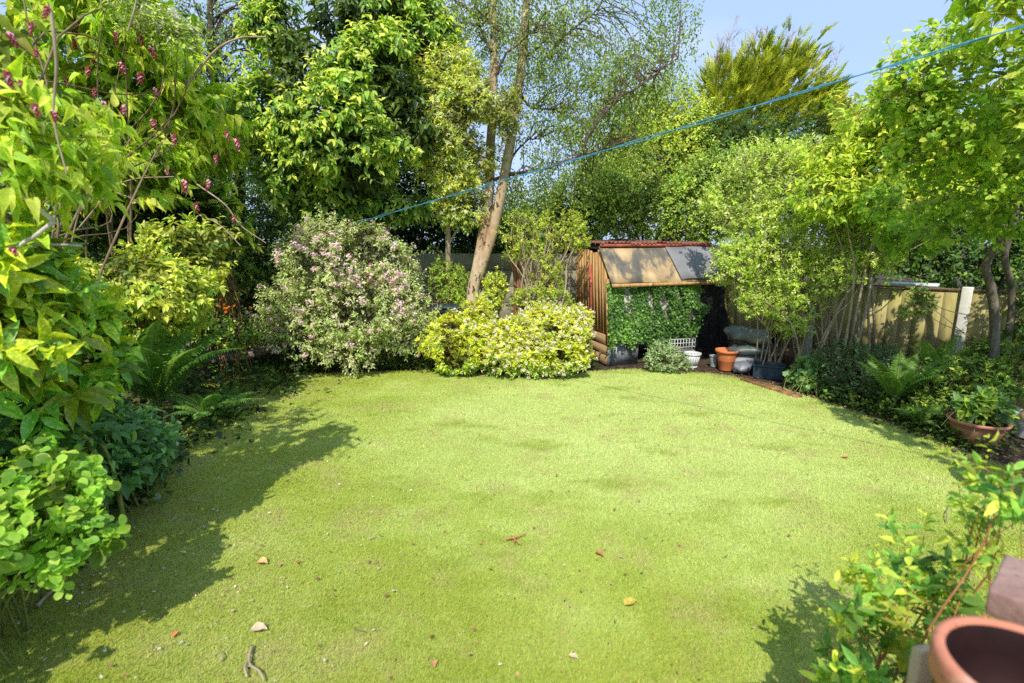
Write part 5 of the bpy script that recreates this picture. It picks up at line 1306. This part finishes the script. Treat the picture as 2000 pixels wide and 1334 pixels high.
flower_parts(root, base, np.array(pl), np.tile([[0, -.6, .5]], (len(pl), 1)), 18, 9, .022, .013, [(.80, .80, .64), (.72, .74, .54), (.86, .84, .74)])

# spotted laurel: big bright leaves in whorls
base = np.array([-2.95, 3.0, 0])
bush('spotted_laurel', 'spotted laurel with big yellow speckled glossy leaves on the left', 'shrub', base,
     [blob(80, 615, 2.9, 90, 50, .35), blob(150, 640, 2.95, 45, 50, .25), blob(50, 560, 2.7, 85, 60, .35), blob(100, 700, 2.85, 75, 65, .35), blob(180, 700, 3.0, 32, 38, .2), blob(130, 770, 2.7, 42, 28, .25), blob(30, 680, 2.5, 90, 80, .4), blob(10, 500, 2.6, 80, 50, .35), blob(-140, 640, 2.5, 130, 200, .5), wblob(-2.9, 1.4, .9, .5, .8, .7)], 300, 281,
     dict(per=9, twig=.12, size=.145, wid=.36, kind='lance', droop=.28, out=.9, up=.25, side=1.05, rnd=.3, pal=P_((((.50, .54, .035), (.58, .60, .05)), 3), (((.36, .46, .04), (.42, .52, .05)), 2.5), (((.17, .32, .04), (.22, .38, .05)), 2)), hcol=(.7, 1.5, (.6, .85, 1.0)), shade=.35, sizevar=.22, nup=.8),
     mat='spotted', stems=50, stem_r=.018, stem_mat='greenstem', crownp=dict(gap=-.9, f=4, shell=(.75, 1.1), inner=.18, back=.5), twigs=.006)
# darker broad leaved shrub behind and below
base = np.array([-3.2, 3.7, 0])
bush('dark_broadleaf_shrub', 'dark green broad leaved shrub beneath the spotted laurel, spilling onto the lawn', 'shrub', base,
     [blob(225, 850, 3.6, 50, 40, .3), blob(180, 880, 3.3, 70, 50, .3), blob(260, 890, 3.6, 45, 40, .25), blob(200, 930, 3.2, 50, 35, .25), blob(120, 850, 3.1, 80, 70, .35), blob(285, 870, 4.0, 28, 25, .2), blob(30, 850, 2.7, 90, 70, .4)], 560, 282,
     dict(per=8, twig=.12, size=.085, wid=.46, kind='lance', droop=.3, pal=P_((((.07, .17, .045), (.09, .21, .06)), 3), (((.13, .27, .06), (.17, .32, .08)), 2), (((.04, .10, .03), (.06, .13, .04)), 2)), shade=.5), mat='gloss', stems=40, stem_r=.012, stem_mat='greenstem', crownp=dict(gap=-.8, f=4, inner=.2))
# round leaved shrub close
base = np.array([-2.65, 2.15, 0])
bush('round_leaved_shrub', 'bright green round leaved shrub in the lower left corner, close to the camera', 'shrub', base,
     [blob(60, 930, 2.35, 70, 50, .25), blob(120, 960, 2.3, 40, 40, .2), blob(60, 1020, 2.2, 80, 50, .25), blob(140, 1060, 2.15, 50, 40, .2), blob(200, 1050, 2.2, 26, 16, .08), blob(10, 1040, 2.0, 80, 60, .3), blob(110, 1100, 2.1, 45, 22, .2), blob(20, 960, 2.2, 60, 50, .25), wblob(-2.75, 1.6, .6, .4, .5, .4)], 330, 283,
     dict(per=8, twig=.11, size=.052, wid=.68, kind='obov', droop=.12, up=.45, side=.95, rnd=.6, sizevar=.4, pal=P_((((.24, .40, .045), (.30, .46, .06)), 3), (((.13, .26, .04), (.17, .31, .05)), 3), (((.36, .50, .07), (.44, .56, .10)), 2)), shade=.35, hcol=(.3, .7, (.6, .75, .75))), stems=45, stem_r=.009, stem_mat='greenstem', crownp=dict(gap=-.7, f=5, inner=.14))
# ivy creeping at left edge
ground_cover('ground_ivy', 'pale and dark ivy trailing over the shaded left rim of the lawn', line((335, 870), (180, 1015), 30, 0) + line((310, 870), (150, 1010), 30, .0) + line((300, 880), (130, 1000), 20, 0), 900, 284, P_((BLUEG, 3), (((.22, .34, .13), (.45, .52, .3)), 1.3), (DEEP, 2)), .052, .10, 'gloss', 'round', .95, .09)
ground_cover('ground_cover', 'dark undergrowth on the soil beneath the left shrubs', [np.array([x, y, 0]) for x in (-3.3, -3.8, -4.4, -5) for y in np.arange(0, 7.5, .4)], 2200, 285, P_((DARK, 2), (DEEP, 3), (MID, 1)), .07, .25, 'gloss', spread=.25)

# ferns
def fern(label, c, n, L_, seed, pal, az=(-PI, PI), arch=.9, group='ferns in the borders', rise=.6, wleaf=.20):
    c = np.asarray(c, float); root = empty('fern', c, label, 'fern', group); r = np.random.default_rng(seed)
    VV = []; mb = MB()
    for k in range(n):
        a = az[0] + (az[1] - az[0]) * (k + r.uniform(.2, .8)) / n; ln = L_ * r.uniform(.75, 1.1); hdir = np.array([math.cos(a), math.sin(a), 0]); el = rise * r.uniform(.7, 1.3)
        m = 40; s = np.linspace(0, 1, m)
        pts = c + hdir * (ln * (s * math.cos(el) * .75 + .35 * s * s))[:, None] + UPV * (ln * (s * math.sin(el) * 1.7 - arch * s * s * .9))[:, None] + np.array([0, 0, .03])
        pts[:, 2] = np.maximum(pts[:, 2], .03)
        T = nrmz(np.gradient(pts, axis=0)); side = nrmz(np.cross(T, UPV)); nr = np.cross(side, T)
        mb.tube(pts[::3], np.linspace(.006, .0015, len(pts[::3])), 4, False)
        prof = np.sin(np.clip(s * 1.05, 0, 1) * PI) ** .7 * (1 - .35 * s); use = s > .12
        c0 = np.array(pal[r.integers(0, len(pal))]) * r.normal(1, .12)
        for sd_ in (1, -1):
            p = pts[use]; ax = nrmz(side[use] * sd_ + T[use] * .38 - nr[use] * .12 + r.normal(0, .04, (use.sum(), 3)))
            sz = ln * wleaf * prof[use] * r.uniform(.85, 1.1, use.sum()) + .006
            cc = np.tile(c0, (use.sum(), 1)) * r.normal(1, .1, (use.sum(), 1))
            V, F, C = place(TPL['lance'], p, ax, nr[use], sz, np.full((use.sum(), 1), .20), cc, cc * 1.12); VV.append((V, F, C))
    V, F, C = join(VV); mesh_obj('fronds', V, F, M['leaf'], root, c, colors=C); mb.build('stalks', M['greenstem'], root, c)
FP = [(.13, .28, .06), (.20, .38, .08), (.30, .48, .10)]
b = np.array([-3.75, 5.2, .2]); fern('large deep green fern arching over the left rim of the lawn', b, 17, 1.15, 291, FP, rise=1.0, arch=.72)
b = np.array([-3.35, 5.35, .08]); fern('lower dark fern spreading beside the larger left one', b, 12, .58, 292, FP, rise=.6, arch=.6)
b = G(440, 740); fern('very small fern at the far left corner of the lawn', b + [0, .05, 0], 9, .28, 293, [(.12, .22, .05)], rise=.7)

# ================================================================== right side
# privet: wide pale twiggy shrub over the fence
base = W(1545, 720, 7.7) * [1, 1, 0]
bush('privet_shrub', 'sprawling cream and light green small leaved shrub beside the shed, with tangled stems', 'shrub', base,
     [blob(1440, 430, 7.9, 60, 55, .45), blob(1500, 350, 8.1, 70, 70, .5), blob(1570, 310, 8.3, 60, 40, .4), blob(1500, 500, 7.7, 80, 60, .5), blob(1430, 520, 7.7, 45, 60, .35), blob(1590, 420, 7.8, 90, 75, .5), blob(1480, 590, 7.6, 45, 30, .3), blob(1570, 540, 7.6, 70, 50, .4), blob(1690, 450, 7.4, 75, 50, .4), blob(1640, 520, 7.3, 55, 38, .35), blob(1710, 505, 7.1, 50, 28, .3), blob(1660, 390, 7.5, 70, 50, .4), blob(1410, 400, 8.0, 38, 35, .3), blob(1550, 620, 7.5, 35, 35, .25)], 3900, 301,
     dict(per=10, twig=.15, size=.048, wid=.5, droop=.05, up=.5, nup=1.0, pal=P_((((.36, .46, .08), (.46, .54, .13)), 3.5), (((.50, .55, .18), (.62, .64, .30)), 1.5), (((.26, .38, .045), (.33, .44, .06)), 3)), hcol=(.5, 1.6, (.85, .9, .9))),
     stems=30, foot=.3, stem_r=.011, stem_mat='palestem', crownp=dict(gap=-.15, f=3.8, inner=.10, shell=(.7, 1.1)), twigs=.0025, wob=.2)
# lime shrub with pointed leaves
base = W(1640, 740, 7.3) * [1, 1, 0]
bush('lime_shrub', 'bright lime shrub with pointed leaves leaning over the olive fence', 'shrub', base,
     [blob(1640, 300, 7.1, 65, 50, .4), blob(1700, 230, 6.9, 85, 65, .45), blob(1760, 220, 6.6, 60, 50, .4), blob(1720, 330, 6.9, 90, 70, .5), blob(1640, 380, 6.9, 80, 45, .4), blob(1780, 270, 7.0, 60, 60, .4), blob(1740, 400, 6.8, 70, 50, .4), blob(1820, 380, 6.9, 60, 60, .4)], 1700, 302,
     dict(per=8, twig=.2, size=.085, wid=.38, kind='lance', droop=.3, pal=P_((LIME, 3), (FRESH, 3), (YG, 1), (MID, 1.2)), tips=(YG[0], YG[1], .3), hcol=(1.5, 2.8, (.55, .75, .7))), mat='leaf', stems=8, foot=.3, stem_r=.016, stem_mat='palestem', crownp=dict(gap=-.32, f=3, inner=.1))
# apple tree on the right
M['greybark'] = surf('grey_brown_bark', [(.3, (.09, .075, .055)), (.7, (.28, .24, .18))], 14, (1, 1, .25), .9, .8, bdist=.02)
base = G(1950, 800); base = np.array([5.95, 6.1, 0])
tA = smooth_path([base, W(1943, 640, 6.1), W(1935, 560, 6.05), W(1925, 520, 6.0), W(1945, 480, 5.9), W(1965, 440, 5.8)], 5)
tB = smooth_path([base + [.10, .05, 0], W(1972, 640, 6.2), W(1975, 560, 6.15), W(1962, 500, 6.1), W(1980, 430, 6.0), W(1990, 330, 5.9)], 5)
tC_ = smooth_path([W(1960, 430, 5.8), W(1900, 330, 5.3), W(1815, 240, 4.9), W(1800, 190, 4.8), W(1788, 165, 4.7)], 5)
root, P, D, I = bush('apple_tree', 'rounded leaved fruit tree in front of the right fence with forked grey brown trunk', 'tree', base,
     [blob(1830, 130, 4.7, 75, 60, .35), blob(1780, 180, 4.8, 60, 45, .35), blob(1900, 170, 4.7, 80, 80, .4), blob(1860, 250, 4.7, 90, 70, .4), blob(1960, 280, 4.8, 80, 90, .4), blob(1800, 300, 4.9, 60, 50, .35), blob(1900, 350, 5.0, 90, 60, .4), blob(1850, 420, 5.4, 70, 40, .35), blob(1980, 400, 5.3, 80, 60, .5), blob(1860, 90, 5.4, 30, 30, .2), blob(2080, 200, 5.0, 120, 150, .6), blob(1740, 390, 6.0, 50, 35, .3), blob(1780, 460, 6.2, 50, 35, .3)], 1250, 303,
     dict(per=9, twig=.17, size=.060, wid=.60, kind='obov', droop=.25, pal=P_((((.22, .36, .045), (.28, .43, .06)), 3), (LIME, 2.6), (MID, 1.8)), tips=(FRESH[0], LIME[1], .5), hcol=(1.8, 3.0, (.6, .75, .7))), mat='leaf', stems=50, stem_r=.013, stem_mat='greybark', trunk=tC_, crownp=dict(gap=-.12, f=3.4, inner=.06), parts=('crown', 'branches'))
for t_, r0, r1 in ((tA, .10, .05), (tB, .07, .045), (tC_, .05, .022)):
    MB().tube(t_, np.linspace(r0 * .55, r1 * .7, len(t_)), 10).build('trunk', M['greybark'], root, base, True)
# near overhanging branch, top right corner; unseen crown blobs added for lawn edge shade
base = np.array([5.9, 3.9, 0])
tr = smooth_path([base, (5.85, 3.9, 2.2), (5.4, 3.9, 3.4), W(2080, -60, 4.1)], 5)
bush('overhanging_tree', 'near tree whose leafy branches hang in at the top right corner, with unseen crown added for lawn edge shade', 'tree', base, [blob(1975, 20, 4.2, 55, 75, .35), blob(2040, 120, 4.1, 70, 110, .35), blob(2060, 260, 3.9, 55, 70, .3), blob(1930, -30, 4.3, 50, 40, .3), blob(2010, 200, 4.0, 22, 40, .15), wblob(3.62, 3.1, 3.0, .36, .5, .3), wblob(3.9, 2.3, 3.0, .5, .6, .35), wblob(4.9, 3.1, 3.1, .75, .9, .6), wblob(5.3, 3.9, 3.4, .9, .7, .7)], 640, 304,
     dict(per=8, twig=.15, size=.085, wid=.6, kind='heart', droop=.5, pal=P_((FRESH, 2), (LIME, 2), (MID, 1.5))), mat='thin', stems=30, stem_r=.014, stem_mat='bark', trunk=tr, trunk_r=.05, crownp=dict(gap=-.7, f=4), parts=('crown', 'trunk'))

# shaded bed plants
base = G(1690, 790); base = base + np.array([.12, .38, 0])
bush('dark_shrub', 'low spreading dark green shrub below the olive fence', 'shrub', base, [blob(1660, 710, 6.6, 60, 35, .35), blob(1720, 705, 6.5, 60, 30, .35), blob(1770, 735, 6.2, 40, 28, .3), blob(1690, 750, 6.3, 60, 30, .35), blob(1630, 740, 6.6, 35, 25, .3)], 1250, 311,
     dict(per=9, twig=.12, size=.036, wid=.5, droop=.1, pal=P_((((.055, .11, .045), (.07, .13, .055)), 3), (((.09, .16, .06), (.12, .2, .08)), 2), (((.2, .28, .12), (.26, .33, .16)), .5))), stems=50, stem_r=.01, crownp=dict(gap=-.7, f=4.5, inner=.15))
base = G(1590, 775); base[1] += .22
bush('heart_leaved_plant', 'clump of rounded blue green leaves at the corner of the right bed', 'plant', base, [blob(1590, 725, 6.9, 32, 28, .22), blob(1575, 745, 6.85, 22, 20, .18), blob(1612, 745, 6.8, 22, 20, .18)], 170, 312,
     dict(per=6, twig=.07, size=.075, wid=.85, kind='round', droop=.15, pal=P_((((.10, .20, .06), (.14, .26, .08)), 3), (((.17, .29, .08), (.22, .34, .11)), 1.5))), mat='gloss', stems=20, stem_r=.006, stem_mat='greenstem', crownp=dict(gap=-1, f=5))
FQ = [(.14, .28, .06), (.20, .36, .07), (.26, .42, .09)]
b = G(1775, 838); fern('light green fern in the middle of the right bed', b + [.15, .45, .12], 13, .62, 313, FQ, rise=.95, arch=.6)
b = G(1800, 850); fern('small pale fern at the front rim of the right bed', b + [.08, .15, .02], 10, .34, 314, FQ, rise=.8)
b = G(1850, 800); fern('upright fern against the concrete post in the right bed', b + [.1, .35, .15], 9, .62, 315, FQ, rise=1.2, arch=.5)
base = G(1860, 850); base = base + np.array([.2, .4, 0])
bush('mixed_shrub', 'leafy shrub with yellow green young shoots left of the bowl planter', 'shrub', base, [blob(1840, 750, 5.7, 45, 30, .3), blob(1880, 730, 5.6, 45, 35, .3), blob(1870, 800, 5.35, 50, 28, .28), blob(1930, 740, 5.5, 50, 40, .3), blob(1830, 800, 5.5, 35, 22, .2), blob(1900, 840, 5.1, 30, 18, .15), blob(1990, 720, 5.4, 50, 60, .3)], 700, 316,
     dict(per=8, twig=.12, size=.052, wid=.5, droop=.2, pal=P_((DEEP, 2.5), (MID, 2.5), (FRESH, 1)), tips=(LIME[0], YG[1], .22)), stems=36, stem_r=.009, crownp=dict(gap=-.5, f=5))
base = W(1990, 620, 6.3) * [1, 1, 0]
bush('climber', 'shaded climbing growth on the fence behind the fruit tree trunk', 'shrub', base, [blob(1990, 640, 6.2, 50, 60, .2), blob(1920, 690, 6.3, 40, 30, .2), blob(2060, 560, 6.1, 60, 100, .25), blob(1800, 590, 7.0, 30, 22, .12)], 420, 317,
     dict(per=8, twig=.12, size=.055, wid=.5, pal=P_((DEEP, 3), (MID, 1.5))), stems=24, stem_r=.008, crownp=dict(gap=-.4, f=5))
base = G(1760, 800) + np.array([.5, .6, 0])
ground_cover('ground_cover', 'low shaded plants on the soil of the right bed', [G(x, y) + np.array([dx, dx * .8, 0]) for x, y in [(1560, 768), (1600, 782), (1640, 797), (1690, 815), (1740, 832), (1790, 850), (1840, 870), (1890, 890)] for dx in (.15, .35, .6, .9)], 1700, 318, P_((DEEP, 2), (MID, 2), (DARK, 1), (FRESH, .4)), .045, .16, spread=.12)
# plant in the bowl
c = G(1938, 884); c[1] += .20
root, P, D, I = bush('potted_plant', 'broad leafed green plant growing in the bowl planter', 'plant', c + [0, 0, .2], [wblob(c[0], c[1], .36, .17, .15, .12), wblob(c[0] + .1, c[1], .42, .09, .09, .1), wblob(c[0] - .1, c[1], .40, .10, .09, .09)], 60, 319,
     dict(per=7, twig=.08, size=.10, wid=.48, kind='lance', droop=.2, up=.7, pal=P_((BLUEG, 2), (MID, 2), (FRESH, 1))), stems=16, stem_r=.005, stem_mat='greenstem', crownp=dict(gap=-2, f=5, zmin=.28))
# low variegated plant in front of the shed opening
base = G(1305, 724); base[1] += .16
bush('variegated_shrub', 'low mint green variegated shrub in front of the shed opening', 'shrub', base, [blob(1300, 698, 7.75, 38, 22, .2), blob(1275, 705, 7.75, 18, 16, .14), blob(1320, 708, 7.65, 24, 16, .15), blob(1298, 680, 7.8, 18, 14, .12)], 330, 320,
     dict(per=8, twig=.08, size=.034, wid=.55, droop=.1, pal=P_((((.16, .27, .10), (.42, .50, .30)), 3), (((.10, .20, .06), (.2, .3, .14)), 2), (CREAM, .6))), stems=24, stem_r=.006, crownp=dict(gap=-.9, f=6))
# foreground shrub, lower right
base = np.array([1.55, 1.55, 0])
bush('foreground_shrub', 'bright green shrub with reddish young stems in the lower right, around the near pot', 'shrub', base,
     [blob(1700, 1230, 1.65, 55, 50, .14), blob(1760, 1150, 1.7, 65, 60, .16), blob(1830, 1100, 1.7, 60, 60, .16), blob(1760, 1290, 1.5, 80, 50, .16), blob(1850, 1200, 1.5, 60, 60, .14), blob(1950, 1040, 1.6, 60, 50, .14), blob(1960, 930, 1.6, 38, 45, .1), blob(1990, 980, 1.5, 50, 70, .12), blob(1700, 1330, 1.5, 60, 40, .12), wblob(1.5, 1.6, .45, .4, .35, .35), blob(1660, 1190, 1.6, 25, 18, .06)], 200, 331,
     dict(per=8, twig=.11, size=.052, wid=.40, kind='lance', droop=.12, up=.5, side=.9, rnd=.45, pal=P_((((.20, .38, .06), (.25, .43, .08)), 3), (LIME, 1.6), (((.10, .24, .05), (.13, .28, .06)), 2)), tips=(LIME[0], YG[1], .5), shade=.5), stems=60, stem_r=.006, stem_mat='redstem', crownp=dict(gap=-.5, f=7, inner=.2), twigs=.002)
# white watering can like pale pot and dark rail at the very right edge
c = G(2002, 860) + np.array([.1, .1, 0])
pot('white_pot', c, .09, .12, .26, 'whiteplastic', 'white plastic pot at the right edge behind the bowl planter', soil=False)
